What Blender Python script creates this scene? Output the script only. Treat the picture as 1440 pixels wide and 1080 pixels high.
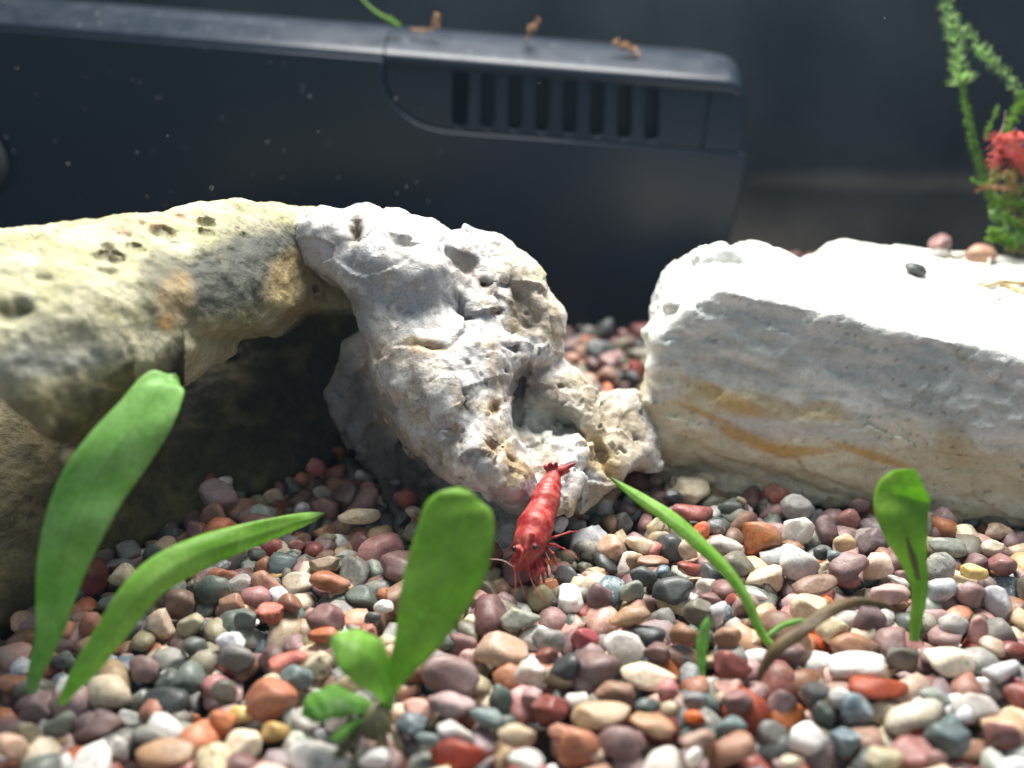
import bpy, bmesh, math, random, zlib, base64
import numpy as np
from mathutils import Vector, Matrix, Euler, Quaternion

# ------------------------------------------------------------------ scene, camera, light
for o in list(bpy.data.objects):
    bpy.data.objects.remove(o)
S = bpy.context.scene
COL = S.collection
S.unit_settings.system = 'METRIC'
S.unit_settings.scale_length = 0.01            # one unit is one centimetre
PITCH = math.radians(22.0)
CAMH = 6.6
FPX = 1278.0                                   # focal length in pixels of the 1440 x 1080 photograph
cam_d = bpy.data.cameras.new('camera')
cam = bpy.data.objects.new('camera', cam_d)
COL.objects.link(cam)
cam.location = (0, 0, CAMH)
cam.rotation_euler = (math.pi / 2 - PITCH, 0, 0)
cam_d.sensor_width = 36.0
cam_d.lens = 36.0 * FPX / 1440.0
cam_d.clip_start = 0.1
cam_d.clip_end = 500
cam_d.dof.use_dof = True
cam_d.dof.focus_distance = 12.3
cam_d.dof.aperture_fstop = 1e-3 * cam_d.lens / 0.25
S.camera = cam

W = bpy.data.worlds.new('World')
S.world = W
W.use_nodes = True
bg = W.node_tree.nodes['Background']
bg.inputs['Color'].default_value = (0.72, 0.86, 1.0, 1)
bg.inputs['Strength'].default_value = 0.4

def area_light(name, loc, target, sx, sy, power, color):
    d = bpy.data.lights.new(name, 'AREA')
    d.shape = 'RECTANGLE'
    d.size = sx
    d.size_y = sy
    d.energy = power
    d.color = color
    o = bpy.data.objects.new(name, d)
    COL.objects.link(o)
    o.location = loc
    o.rotation_euler = (Vector(target) - Vector(loc)).to_track_quat('-Z', 'Y').to_euler()
    return o

# the lamp over the tank
area_light('tank_lamp', (1.5, 20.0, 21.0), (1.0, 12.3, 0.0), 15.0, 9.0, 20000.0, (1.0, 0.965, 0.90))

S.view_settings.view_transform = 'Standard'
S.view_settings.look = 'None'
S.view_settings.exposure = 0.0
S.view_settings.gamma = 1.0
S.cycles.max_bounces = 8
S.cycles.diffuse_bounces = 4
S.cycles.use_denoising = True

# ------------------------------------------------------------------ helpers
CP, SP = math.cos(PITCH), math.sin(PITCH)
def to_world(a, b, d):
    """right, up, depth measured from the camera's station -> world"""
    return np.stack([a, d * CP + b * SP, CAMH - d * SP + b * CP], -1)
def pix(px, py, d):
    return Vector(to_world(np.float64((px - 720) / FPX * d), np.float64((540 - py) / FPX * d), np.float64(d)))
def local(px, py, d):
    return ((px - 720) / FPX * d, (540 - py) / FPX * d)
def ground(px, py, z=0.0):
    """the point of the plane z seen at a place of the photograph"""
    k = (540 - py) / FPX
    dz = -SP + k * CP
    d = (z - CAMH) / dz
    return pix(px, py, d)
def proj(v):
    x, y, z = v
    d = y * CP - (z - CAMH) * SP
    b = y * SP + (z - CAMH) * CP
    return 720 + FPX * x / d, 540 - FPX * b / d, d

def tag(o, label=None, cat=None, group=None, kind=None):
    if label: o['label'] = label
    if cat: o['category'] = cat
    if group: o['group'] = group
    if kind: o['kind'] = kind
    return o
def empty(name, loc, label, cat, group=None):
    o = bpy.data.objects.new(name, None)
    COL.objects.link(o)
    o.location = loc
    o.empty_display_size = 0.3
    bpy.context.view_layer.update()
    return tag(o, label, cat, group)
def link(name, me, mat=None, parent=None, smooth=True):
    o = bpy.data.objects.new(name, me)
    COL.objects.link(o)
    if mat is not None and not me.materials:
        for m in (mat if isinstance(mat, (list, tuple)) else [mat]):
            me.materials.append(m)
    if smooth and len(me.polygons):
        me.polygons.foreach_set('use_smooth', np.ones(len(me.polygons), bool))
    if parent is not None:
        o.parent = parent
        o.matrix_parent_inverse = parent.matrix_basis.inverted()
    return o
def mesh_np(name, V, Q, k=None):
    """a mesh from numpy vertices and equal sized faces"""
    V = np.asarray(V, np.float32); Q = np.asarray(Q, np.int32)
    me = bpy.data.meshes.new(name)
    n = Q.shape[1]
    me.vertices.add(len(V)); me.vertices.foreach_set('co', V.ravel())
    me.loops.add(Q.size); me.loops.foreach_set('vertex_index', Q.ravel())
    me.polygons.add(len(Q)); me.polygons.foreach_set('loop_start', np.arange(0, Q.size, n, dtype=np.int32))
    me.update(calc_edges=True)
    me.validate()
    return me
def mesh_py(name, V, F):
    me = bpy.data.meshes.new(name)
    me.from_pydata([tuple(map(float, v)) for v in V], [], F)
    me.update()
    return me
def set_color(me, name, col):
    a = me.color_attributes.new(name, 'FLOAT_COLOR', 'POINT')
    c = np.ones((len(me.vertices), 4), np.float32); c[:, :3] = col
    a.data.foreach_set('color', c.ravel())
def set_float(me, name, val):
    a = me.attributes.new(name, 'FLOAT', 'POINT')
    a.data.foreach_set('value', np.asarray(val, np.float32).ravel())
def recenter(o, loc):
    """move an object's origin to loc while its mesh stays where it is"""
    me = o.data
    me.transform(Matrix.Translation(-Vector(loc)))
    o.location = loc

# ---- noise
_r = np.random.RandomState(5)
_perm = _r.permutation(256).astype(np.int32); _perm = np.concatenate([_perm, _perm])
_g = _r.normal(size=(256, 3)); _g /= np.linalg.norm(_g, axis=1)[:, None]
def _hash(x, y, z):
    return _perm[_perm[_perm[x & 255] + (y & 255)] + (z & 255)]
def gnoise(p):
    i = np.floor(p).astype(np.int32); f = p - i
    u = f * f * f * (f * (f * 6 - 15) + 10)
    out = 0.0
    for cx in (0, 1):
        wx = u[:, 0] if cx else 1 - u[:, 0]
        for cy in (0, 1):
            wy = u[:, 1] if cy else 1 - u[:, 1]
            for cz in (0, 1):
                wz = u[:, 2] if cz else 1 - u[:, 2]
                g = _g[_hash(i[:, 0] + cx, i[:, 1] + cy, i[:, 2] + cz)]
                out = out + wx * wy * wz * ((f - (cx, cy, cz)) * g).sum(1)
    return out * 1.6
def fbm(p, freq, octaves=4, gain=0.5, seed=0.0):
    p = np.asarray(p, np.float64) * freq + seed * 17.31
    s, a, n = 0.0, 1.0, 0.0
    for k in range(octaves):
        s = s + a * gnoise(p); n += a
        a *= gain; p = p * 2.03 + 7.7
    return s / n
def ridged(p, freq, octaves=3, seed=0.0):
    p = np.asarray(p, np.float64) * freq + seed * 11.7
    s, a, n = 0.0, 1.0, 0.0
    for k in range(octaves):
        s = s + a * (1 - 2 * np.abs(gnoise(p))); n += a
        a *= 0.5; p = p * 2.1 + 3.3
    return s / n
def chips(p, freq, seed=0.0):
    """flat broken facets: (height, distance to the second cell minus the first)"""
    q = np.asarray(p, np.float64) * freq + seed * 5.13
    i0 = np.floor(q).astype(np.int32)
    best = np.full(len(q), 9.0); sec = np.full(len(q), 9.0); h = np.zeros(len(q))
    for dx in (-1, 0, 1):
        for dy in (-1, 0, 1):
            for dz in (-1, 0, 1):
                c = i0 + (dx, dy, dz)
                hs = _hash(c[:, 0], c[:, 1], c[:, 2])
                ctr = c + 0.5 + 0.45 * _g[hs]
                v = q - ctr
                dd = (v * v).sum(1)
                hh = (v * _g[(hs + 77) & 255]).sum(1) + 0.4 * _g[(hs + 31) & 255, 0]
                m = dd < best
                sec = np.where(m, best, np.minimum(sec, dd))
                h = np.where(m, hh, h); best = np.where(m, dd, best)
    return h, np.sqrt(sec) - np.sqrt(best)
def sstep(a, b, x):
    t = np.clip((x - a) / (b - a), 0, 1)
    return t * t * (3 - 2 * t)
def mixc(c, d, t):
    t = np.asarray(t)[..., None]
    return np.asarray(c) * (1 - t) + np.asarray(d) * t

# ---- solids as distance fields, meshed by surface nets
def smax(a, b, k):
    h = np.maximum(k - np.abs(a - b), 0) / k
    return np.maximum(a, b) + h * h * k * 0.25
def smin(a, b, k):
    return -smax(-a, -b, k)
def nets(F, org, h):
    s = F < 0
    c = np.zeros(tuple(n - 1 for n in F.shape), np.int8)
    corners = [(x, y, z) for x in (0, 1) for y in (0, 1) for z in (0, 1)]
    nx, ny, nz = c.shape
    for x, y, z in corners:
        c += s[x:x + nx, y:y + ny, z:z + nz]
    act = (c > 0) & (c < 8)
    ii = np.argwhere(act)
    idx = np.full(act.shape, -1, np.int32); idx[act] = np.arange(len(ii))
    acc = np.zeros((len(ii), 3)); cnt = np.zeros(len(ii))
    val = {cr: F[ii[:, 0] + cr[0], ii[:, 1] + cr[1], ii[:, 2] + cr[2]] for cr in corners}
    for a in corners:
        for ax in range(3):
            if a[ax]: continue
            b = tuple(a[k] + (k == ax) for k in range(3))
            fa, fb = val[a], val[b]
            m = (fa < 0) != (fb < 0)
            t = fa[m] / (fa[m] - fb[m])
            p = np.zeros((m.sum(), 3)) + a
            p[:, ax] += t
            acc[m] += p; cnt[m] += 1
    V = (ii + acc / cnt[:, None]) * h + np.asarray(org)
    Q = []
    for ax in range(3):
        sl0 = [slice(1, -1)] * 3; sl1 = [slice(1, -1)] * 3
        sl0[ax] = slice(0, -1); sl1[ax] = slice(1, None)
        s0, s1 = s[tuple(sl0)], s[tuple(sl1)]
        u, v = (ax + 1) % 3, (ax + 2) % 3
        for inside_first in (True, False):
            e = np.argwhere((s0 & ~s1) if inside_first else (~s0 & s1))
            if not len(e): continue
            off = np.ones(3, int); off[ax] = 0
            e = e + off
            q = []
            for du, dv in ((-1, -1), (0, -1), (0, 0), (-1, 0)):
                t = e.copy(); t[:, u] += du; t[:, v] += dv
                q.append(idx[t[:, 0], t[:, 1], t[:, 2]])
            q = np.stack(q, 1)
            Q.append(q if inside_first else q[:, ::-1])
    Q = np.concatenate(Q)
    return V, Q[(Q >= 0).all(1)]
def poly_sdf(pts, A, B):
    """signed distance to a closed outline on the 2-D grid A, B"""
    P = np.asarray(pts, float)
    d = np.full(A.shape, 1e9); sg = np.ones(A.shape)
    n = len(P)
    for i in range(n):
        x0, y0 = P[i]; x1, y1 = P[(i + 1) % n]
        ex, ey = x1 - x0, y1 - y0
        wx, wy = A - x0, B - y0
        t = np.clip((wx * ex + wy * ey) / (ex * ex + ey * ey + 1e-12), 0, 1)
        d = np.minimum(d, (wx - ex * t) ** 2 + (wy - ey * t) ** 2)
        c1, c2, c3 = B >= y0, B < y1, ex * wy > ey * wx
        sg = np.where((c1 & c2 & c3) | (~c1 & ~c2 & ~c3), -sg, sg)
    return sg * np.sqrt(d)
def tps(ctrl, A, B):
    """thin plate through (a, b, value)"""
    C = np.asarray(ctrl, float); n = len(C)
    def U(r2): return np.where(r2 > 1e-9, r2 * np.log(np.maximum(r2, 1e-9)), 0) * 0.5
    K = U(((C[:, None, :2] - C[None, :, :2]) ** 2).sum(-1)) + np.eye(n) * 0.02
    Pm = np.c_[np.ones(n), C[:, :2]]
    M = np.zeros((n + 3, n + 3)); M[:n, :n] = K; M[:n, n:] = Pm; M[n:, :n] = Pm.T
    w = np.linalg.solve(M, np.r_[C[:, 2], 0, 0, 0])
    out = w[n] + w[n + 1] * A + w[n + 2] * B
    for i in range(n):
        out = out + w[i] * U((A - C[i, 0]) ** 2 + (B - C[i, 1]) ** 2)
    return out
def field(ctrl_px, A, B):
    return tps([local(px, py, d) + (d,) for px, py, d in ctrl_px], A, B)
def depth_at(ctrl_px, px, py):
    d = 12.0
    for _ in range(3):
        a, b = local(px, py, d)
        d = float(field(ctrl_px, np.array([a]), np.array([b]))[0])
    return d
def outline(pts_px, ctrl_px):
    return [local(x, y, depth_at(ctrl_px, x, y)) for x, y in pts_px]
class Grid:
    def __init__(self, a, b, d, h):
        self.h = h; self.org = (a[0], b[0], d[0])
        self.a = np.arange(a[0], a[1], h); self.b = np.arange(b[0], b[1], h); self.d = np.arange(d[0], d[1], h)
        self.A2, self.B2 = np.meshgrid(self.a, self.b, indexing='ij')
        self.A, self.B, self.D = self.a[:, None, None], self.b[None, :, None], self.d[None, None, :]
    def slab(self, pts_px, front, back, k=0.3, ctrl_back=None, grow=0.0):
        p = poly_sdf(outline(pts_px, front), self.A2, self.B2)[:, :, None] - grow
        f = field(front, self.A2, self.B2)[:, :, None]
        bk = (f + back) if ctrl_back is None else field(ctrl_back, self.A2, self.B2)[:, :, None]
        return smax(smax(p, f - self.D, k), self.D - bk, k)
    def ball(self, px, py, d, r, ry=None, rd=None, ang=0.0):
        """an ellipsoid: radii in centimetres, turned by ang in the picture plane"""
        ry = ry or r; rd = rd or r
        a, b = local(px, py, d)
        c, s = math.cos(ang), math.sin(ang)
        x, y, z = self.A - a, self.B - b, self.D - d
        u, v = (x * c + y * s) / r, (-x * s + y * c) / ry
        q = np.sqrt(u * u + v * v + (z / rd) ** 2)
        f = 1.1 / min(r, ry, .3)
        q = q + .16 * np.sin(f * 1.3 * x + 2 * np.sin(f * y + a * 9)) * np.sin(f * 1.5 * y + 2 * np.sin(f * .9 * z + b * 7)) + .09 * np.sin(f * 3.1 * x + b * 5) * np.sin(f * 2.7 * y + f * z)
        return (q - 1) * min(r, ry, rd)
    def mesh(self, F):
        return nets(F.astype(np.float32), self.org, self.h)
def normals(V, Q):
    n = np.cross(V[Q[:, 2]] - V[Q[:, 0]], V[Q[:, 3]] - V[Q[:, 1]])
    N = np.zeros_like(V)
    for k in range(4):
        for c in range(3):
            N[:, c] += np.bincount(Q[:, k], n[:, c], len(V))
    return N / np.maximum(np.linalg.norm(N, axis=1), 1e-9)[:, None]
def seen_at(V):
    """place in the photograph of local points"""
    return 720 + FPX * V[:, 0] / V[:, 2], 540 - FPX * V[:, 1] / V[:, 2]
def blob(U, Vv, warp, x, y, rx, ry=None, ang=0.0, soft=0.5):
    """soft edged stain or painted shade with an uneven outline"""
    ry = ry or rx
    c, s = math.cos(math.radians(ang)), math.sin(math.radians(ang))
    dx, dy = U - x, Vv - y
    q = np.sqrt(((dx * c + dy * s) / rx) ** 2 + ((-dx * s + dy * c) / ry) ** 2) + warp
    return 1 - sstep(1 - soft, 1 + soft, q)

# ---- shader helpers
class Mat:
    def __init__(self, name):
        m = bpy.data.materials.new(name); m.use_nodes = True
        self.m = m; self.nt = m.node_tree; self.n = self.nt.nodes
        self.b = self.n['Principled BSDF']
        self._tc = None
    def node(self, t, **kw):
        nd = self.n.new(t)
        for k, v in kw.items(): setattr(nd, k, v)
        return nd
    def link(self, a, b): self.nt.links.new(a, b); return self
    def coord(self):
        if self._tc is None: self._tc = self.node('ShaderNodeTexCoord').outputs['Object']
        return self._tc
    def noise(self, scale, detail=4.0, rough=0.55, coord=None, w=None):
        nd = self.node('ShaderNodeTexNoise')
        nd.inputs['Scale'].default_value = scale; nd.inputs['Detail'].default_value = detail
        nd.inputs['Roughness'].default_value = rough
        if w is not None:
            nd.noise_dimensions = '4D'
            self.link(w, nd.inputs['W'])
        self.link(coord or self.coord(), nd.inputs['Vector'])
        return nd.outputs['Fac']
    def voronoi(self, scale, feature='F1', out='Distance'):
        nd = self.node('ShaderNodeTexVoronoi', feature=feature)
        nd.inputs['Scale'].default_value = scale
        self.link(self.coord(), nd.inputs['Vector'])
        return nd.outputs[out]
    def ramp(self, fac, stops):
        nd = self.node('ShaderNodeValToRGB')
        cr = nd.color_ramp
        while len(cr.elements) < len(stops): cr.elements.new(0.5)
        for e, (p, c) in zip(cr.elements, stops):
            e.position = p
            e.color = (c, c, c, 1) if isinstance(c, (int, float)) else tuple(c) + (1,)
        self.link(fac, nd.inputs['Fac'])
        return nd.outputs['Color']
    def mix(self, a, b, fac, mode='MIX'):
        nd = self.node('ShaderNodeMix', data_type='RGBA', blend_type=mode)
        for k, v in ((6, a), (7, b), (0, fac)):
            sock = nd.inputs[k]
            if isinstance(v, bpy.types.NodeSocket): self.link(v, sock)
            elif k == 0: sock.default_value = v
            elif isinstance(v, (int, float)): sock.default_value = (v, v, v, 1)
            else: sock.default_value = tuple(v) + (1,)
        return nd.outputs[2]
    def math(self, op, a, b=0.0):
        nd = self.node('ShaderNodeMath', operation=op)
        for sock, v in ((nd.inputs[0], a), (nd.inputs[1], b)):
            if isinstance(v, bpy.types.NodeSocket): self.link(v, sock)
            else: sock.default_value = v
        return nd.outputs[0]
    def attr(self, name, out='Color'):
        return self.node('ShaderNodeAttribute', attribute_name=name).outputs[out]
    def bump(self, h, strength=0.3, dist=0.02, prev=None):
        nd = self.node('ShaderNodeBump')
        nd.inputs['Strength'].default_value = strength; nd.inputs['Distance'].default_value = dist
        self.link(h, nd.inputs['Height'])
        if prev is not None: self.link(prev, nd.inputs['Normal'])
        return nd.outputs['Normal']
    def set(self, **kw):
        names = dict(base='Base Color', rough='Roughness', normal='Normal', sss='Subsurface Weight', sssr='Subsurface Radius', sssc='Subsurface Scale',
                     spec='Specular IOR Level', trans='Transmission Weight', ior='IOR', coat='Coat Weight', coatr='Coat Roughness', alpha='Alpha')
        for k, v in kw.items():
            s = self.b.inputs[names[k]]
            if isinstance(v, bpy.types.NodeSocket): self.link(v, s)
            elif k == 'base': s.default_value = tuple(v) + (1,)
            else: s.default_value = v
        return self
# ------------------------------------------------------------------ materials of the large structure
def rock_material(name, rough=0.6, sss=0.0, grain=34.0, bump=0.35, spec=0.3, mott=1.0):
    m = Mat(name)
    c = m.attr('albedo')
    n1 = m.noise(grain, 6.0, 0.65); n2 = m.noise(grain * 0.27, 5.0, 0.6); n3 = m.noise(grain * 3.1, 3.0, 0.6)
    t = m.ramp(n1, [(0.25, 0.62), (0.5, 1.0), (0.8, 1.18)])
    c2 = m.mix(c, t, mott, 'MULTIPLY')
    t2 = m.ramp(n2, [(0.3, (0.80, 0.79, 0.77)), (0.55, (1.0, 1.0, 1.0))])
    c3 = m.mix(c2, t2, 1.0, 'MULTIPLY')
    sp = m.ramp(m.noise(grain * 1.7, 2.0, 0.5), [(0.27, 0.42), (0.34, 1.0)])
    c3 = m.mix(c3, sp, 0.7 * mott, 'MULTIPLY')
    nb = m.bump(n2, bump, 0.09)
    nb = m.bump(n1, bump, 0.04, nb)
    nb = m.bump(n3, bump, 0.012, nb)
    m.set(base=c3, rough=rough, normal=nb, spec=spec)
    if sss:
        m.set(sss=sss, sssc=0.12, sssr=(1.0, 0.9, 0.75))
    return m.m

# ------------------------------------------------------------------ gravel bed and the wall behind
def bed_material():
    m = Mat('bed_stone')
    c = m.ramp(m.voronoi(3.0, out='Color'), [(0.1, (0.05, 0.035, 0.03)), (0.5, (0.12, 0.075, 0.06)), (0.9, (0.16, 0.14, 0.12))])
    m.set(base=c, rough=0.7, normal=m.bump(m.voronoi(3.0), 0.8, 0.1))
    return m.m
n = 60
gx = np.linspace(-26, 26, n); gy = np.linspace(-3, 31, n)
GX, GY = np.meshgrid(gx, gy, indexing='ij')
gv = np.stack([GX, GY, np.full(GX.shape, -0.75)], -1).reshape(-1, 3)
gv[:, 2] += 0.06 * fbm(gv, 0.4, 3)
I = np.arange(n * n).reshape(n, n)
gq = np.stack([I[:-1, :-1], I[1:, :-1], I[1:, 1:], I[:-1, 1:]], -1).reshape(-1, 4)
bed = tag(link('gravel_bed', mesh_np('gravel_bed', gv, gq), bed_material()), kind='structure')

def wall_material():
    m = Mat('dark_backing')
    n1 = m.noise(0.22, 5.0, 0.6); n2 = m.noise(7.0, 4.0, 0.6)
    c = m.ramp(n1, [(0.35, (0.003, 0.005, 0.008)), (0.62, (0.010, 0.014, 0.018))])
    silt_haze = m.attr('silt_haze', 'Fac')
    c = m.mix(c, (0.085, 0.078, 0.068), silt_haze)
    c = m.mix(c, m.ramp(n2, [(0.35, 0.7), (0.6, 1.1)]), 0.6, 'MULTIPLY')
    m.set(base=c, rough=0.42, spec=0.15)
    return m.m
n = 140
wx = np.linspace(-26, 26, n); wz = np.linspace(-1, 21, n)
WX, WZ = np.meshgrid(wx, wz, indexing='ij')
wv = np.stack([WX, np.full(WX.shape, 27.0), WZ], -1).reshape(-1, 3)
I = np.arange(n * n).reshape(n, n)
wq = np.stack([I[:-1, :-1], I[1:, :-1], I[1:, 1:], I[:-1, 1:]], -1).reshape(-1, 4)
me = mesh_np('back_wall', wv, wq)
wavy = wv[:, 2] - (2.05 + 0.25 * fbm(wv, 0.25, 3, seed=2) - 0.09 * np.maximum(wv[:, 0] - 14, 0))
band = np.exp(-(wavy / 0.28) ** 2) * sstep(6, 9, wv[:, 0]) * (0.6 + 0.6 * fbm(wv, 0.5, 3, seed=4))
low = (1 - sstep(0.2, 2.4, wv[:, 2])) * 0.75 * (0.6 + 0.8 * fbm(wv, 0.35, 3, seed=8))
set_float(me, 'silt_haze', np.clip(np.maximum(band * 0.55, low), 0, 1))  # paints the pale reflection band and low haze into the wall colour
tag(link('back_wall', me, wall_material()), kind='structure')

# ------------------------------------------------------------------ rocks
def finish_rock(name, V, Q, col, mat, label, base):
    me = mesh_np(name, to_world(V[:, 0], V[:, 1], V[:, 2]), Q[:, ::-1])
    set_color(me, 'albedo', np.clip(col, 0.003, 0.92))
    o = tag(link(name, me, mat), label, 'rock')
    recenter(o, base)
    return o

# --- the pale arch on the left, a shell with a dark hollow under it
def arch_rock():
    g = Grid((-8.2, -1.7), (-4.0, 3.6), (8.2, 17.6), 0.037)
    front = [(-160, 420, 8.9), (0, 480, 9.1), (0, 620, 9.15), (0, 345, 9.9), (120, 420, 9.8), (220, 460, 10.4), (300, 290, 12.2),
             (320, 400, 11.4), (440, 300, 13.5), (450, 420, 13.4), (230, 300, 11.6), (100, 320, 10.6), (100, 560, 9.6)]
    beam = [(-190, 395), (-60, 350), (0, 334), (60, 316), (140, 298), (205, 289), (255, 279), (310, 274), (380, 277), (440, 288), (500, 300),
            (560, 340), (560, 430), (500, 432), (440, 430), (395, 436), (330, 454), (260, 461), (242, 466), (236, 486), (215, 502),
            (160, 540), (100, 570), (0, 627), (-90, 690), (-190, 760)]
    F = g.slab(beam, front, 0, 0.42, [(-150, 700, 10.4), (0, 620, 10.9), (0, 480, 12.6), (0, 345, 15.5), (100, 570, 11.5), (220, 475, 12.4), (150, 420, 13.5), (300, 290, 16), (440, 300, 16.5), (330, 450, 13.5), (440, 430, 14.9), (540, 380, 15.6)])
    # the wall at the back of the hollow, running from near on the left to far on the right
    wf = [(-120, 620, 11.6), (-120, 900, 10.9), (0, 850, 11.25), (0, 640, 12.1), (200, 760, 12.9), (240, 560, 14.3), (480, 640, 14.7), (480, 440, 15.8), (350, 690, 13.9), (380, 560, 15.0), (0, 740, 11.7)]
    wall = [(-170, 330), (150, 300), (380, 290), (560, 330), (560, 470), (515, 560), (492, 625), (470, 648), (420, 672), (350, 704), (280, 735), (180, 780), (60, 850), (-20, 905), (-170, 960)]
    F = smin(F, g.slab(wall, wf, 0, 0.4, [(0, 400, 17.2), (400, 400, 17.2), (200, 900, 17.2), (0, 700, 17.2)]), 0.2)
    # pits
    for px, py, r in ((292, 327, .075), (222, 323, .09), (208, 303, .055), (232, 305, .05), (150, 360, .11), (150, 380, .07), (98, 434, .065), (290, 308, .08),
                      (188, 345, .07), (175, 330, .05), (20, 437, .13), (255, 300, .06), (312, 371, .06), (440, 405, .08), (60, 392, .06), (205, 430, .05), (345, 330, .05)):
        F = smax(F, -g.ball(px, py, depth_at(front, px, py) + r * 0.15, r * 1.25, r, r * 1.5), 0.07)
    V, Q = g.mesh(F)
    N = normals(V, Q)
    h = 0.10 * fbm(V, 1.1, 4, seed=1) + 0.05 * fbm(V, 3.3, 4, seed=2) + 0.018 * fbm(V, 9, 3, seed=3)
    U0, Y0 = seen_at(V)
    pocked = blob(U0, Y0, 0, 235, 335, 110, 45, -15, .5) + .25 * blob(U0, Y0, 0, 70, 420, 110, 60, 0, .5)
    pit = sstep(0.24, 0.42, fbm(V, 4.6, 2, seed=4)) * sstep(-0.25, 0.15, fbm(V, 0.9, 2, seed=6)) * pocked
    h -= 0.085 * pit
    h -= 0.04 * sstep(.3, .42, fbm(V, 9.5, 2, seed=5)) * sstep(-.2, .2, fbm(V, 1.1, 2, seed=7)) * (.25 + .75 * pocked)
    V = V + N * h[:, None]
    U, Y = seen_at(V)
    w = 0.35 * fbm(V, 2.2, 4, seed=9)
    cream = np.array((0.34, 0.33, 0.18)); pale = np.array((0.47, 0.45, 0.31)); grey = np.array((0.05, 0.055, 0.045))  # grey: stain, deepened to carry the shade under the overhang
    tan = np.array((0.33, 0.24, 0.11)); brown = np.array((0.018, 0.016, 0.010)); olive = np.array((0.17, 0.15, 0.065))
    col = mixc(cream, pale, sstep(-0.2, 0.35, fbm(V, 1.5, 4, seed=11)))
    col = mixc(col, np.array((0.46, 0.44, 0.34)), 0.7 * sstep(0.0, 0.5, fbm(V, 4.5, 4, seed=12)))
    hollow_shade = np.maximum(sstep(0.5, 1.2, V[:, 2] - (11.0 + (U - 0) * 0.0045)), sstep(10.3, 10.9, V[:, 2]) * (U < 260)) * sstep(-8, 10, Y - np.where(U < 262, 640 - 0.66 * U, 468 - np.clip((U - 262) * .3, 0, 32)) + 10 * w)  # mask that puts the shade of the hollow into the stone colour
    for x, y, rx, ry, an, c, k in ((330, 385, 120, 55, -22, grey, .92), (385, 360, 60, 40, -10, grey, .9), (300, 400, 60, 40, 0, grey, .7),
                                   (230, 378, 32, 26, 0, grey, .6), (80, 500, 90, 26, 0, (0.27, 0.29, 0.27), .65), (20, 515, 60, 22, 0, (0.24, 0.25, 0.23), .5),
                                   (60, 590, 120, 45, -25, olive, .75), (420, 400, 45, 50, 40, tan, .7), (247, 420, 26, 40, 10, tan, .6), (235, 455, 14, 12, 0, (0.45, 0.26, .09), .7),
                                   (205, 312, 60, 13, -10, (0.50, 0.33, 0.20), .8), (260, 300, 70, 12, -5, (0.50, 0.40, 0.26), .6), (20, 440, 30, 10, 0, (0.22, 0.2, 0.10), .8),
                                   (345, 312, 40, 16, 10, (0.30, 0.28, 0.19), .6), (150, 370, 26, 20, 0, (0.33, 0.31, 0.2), .6), (100, 470, 140, 25, 5, (0.47, 0.45, 0.34), .5)):
        col = mixc(col, np.array(c), k * blob(U, Y, w, x, y, rx, ry, an, 0.35) * (V[:, 2] < 14.3))
    col = mixc(col, mixc(brown, np.array((0.19, 0.155, 0.07)), sstep(-.05, .5, fbm(V, 1.8, 4, seed=15)) * .5 + .75 * sstep(560, 720, Y + .25 * (200 - U)) * (.6 + .8 * fbm(V, 2.4, 4, seed=16))), hollow_shade * 0.96)
    hollow_shade = np.maximum(hollow_shade, sstep(10.0, 10.5, V[:, 2]) * (U < 150) * sstep(520, 545, Y))
    hollow_shade = np.maximum(hollow_shade, sstep(9.45, 9.6, V[:, 2]) * (U < 190) * sstep(624, 632, Y + .66 * U))
    col = mixc(col, mixc(brown, np.array((0.19, 0.155, 0.07)), .4 + .5 * sstep(-.2, .4, fbm(V, 2.4, 4, seed=16))), hollow_shade * (U < 190) * sstep(9.45, 9.7, V[:, 2]) * .9)
    col = mixc(col, np.array((0.24, 0.165, 0.08)), 0.7 * pit)
    col *= (1 + 0.22 * fbm(V, 7, 3, seed=14))[:, None]
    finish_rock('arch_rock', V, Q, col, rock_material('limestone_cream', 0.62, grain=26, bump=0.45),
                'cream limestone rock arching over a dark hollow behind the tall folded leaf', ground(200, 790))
arch_rock()

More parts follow.
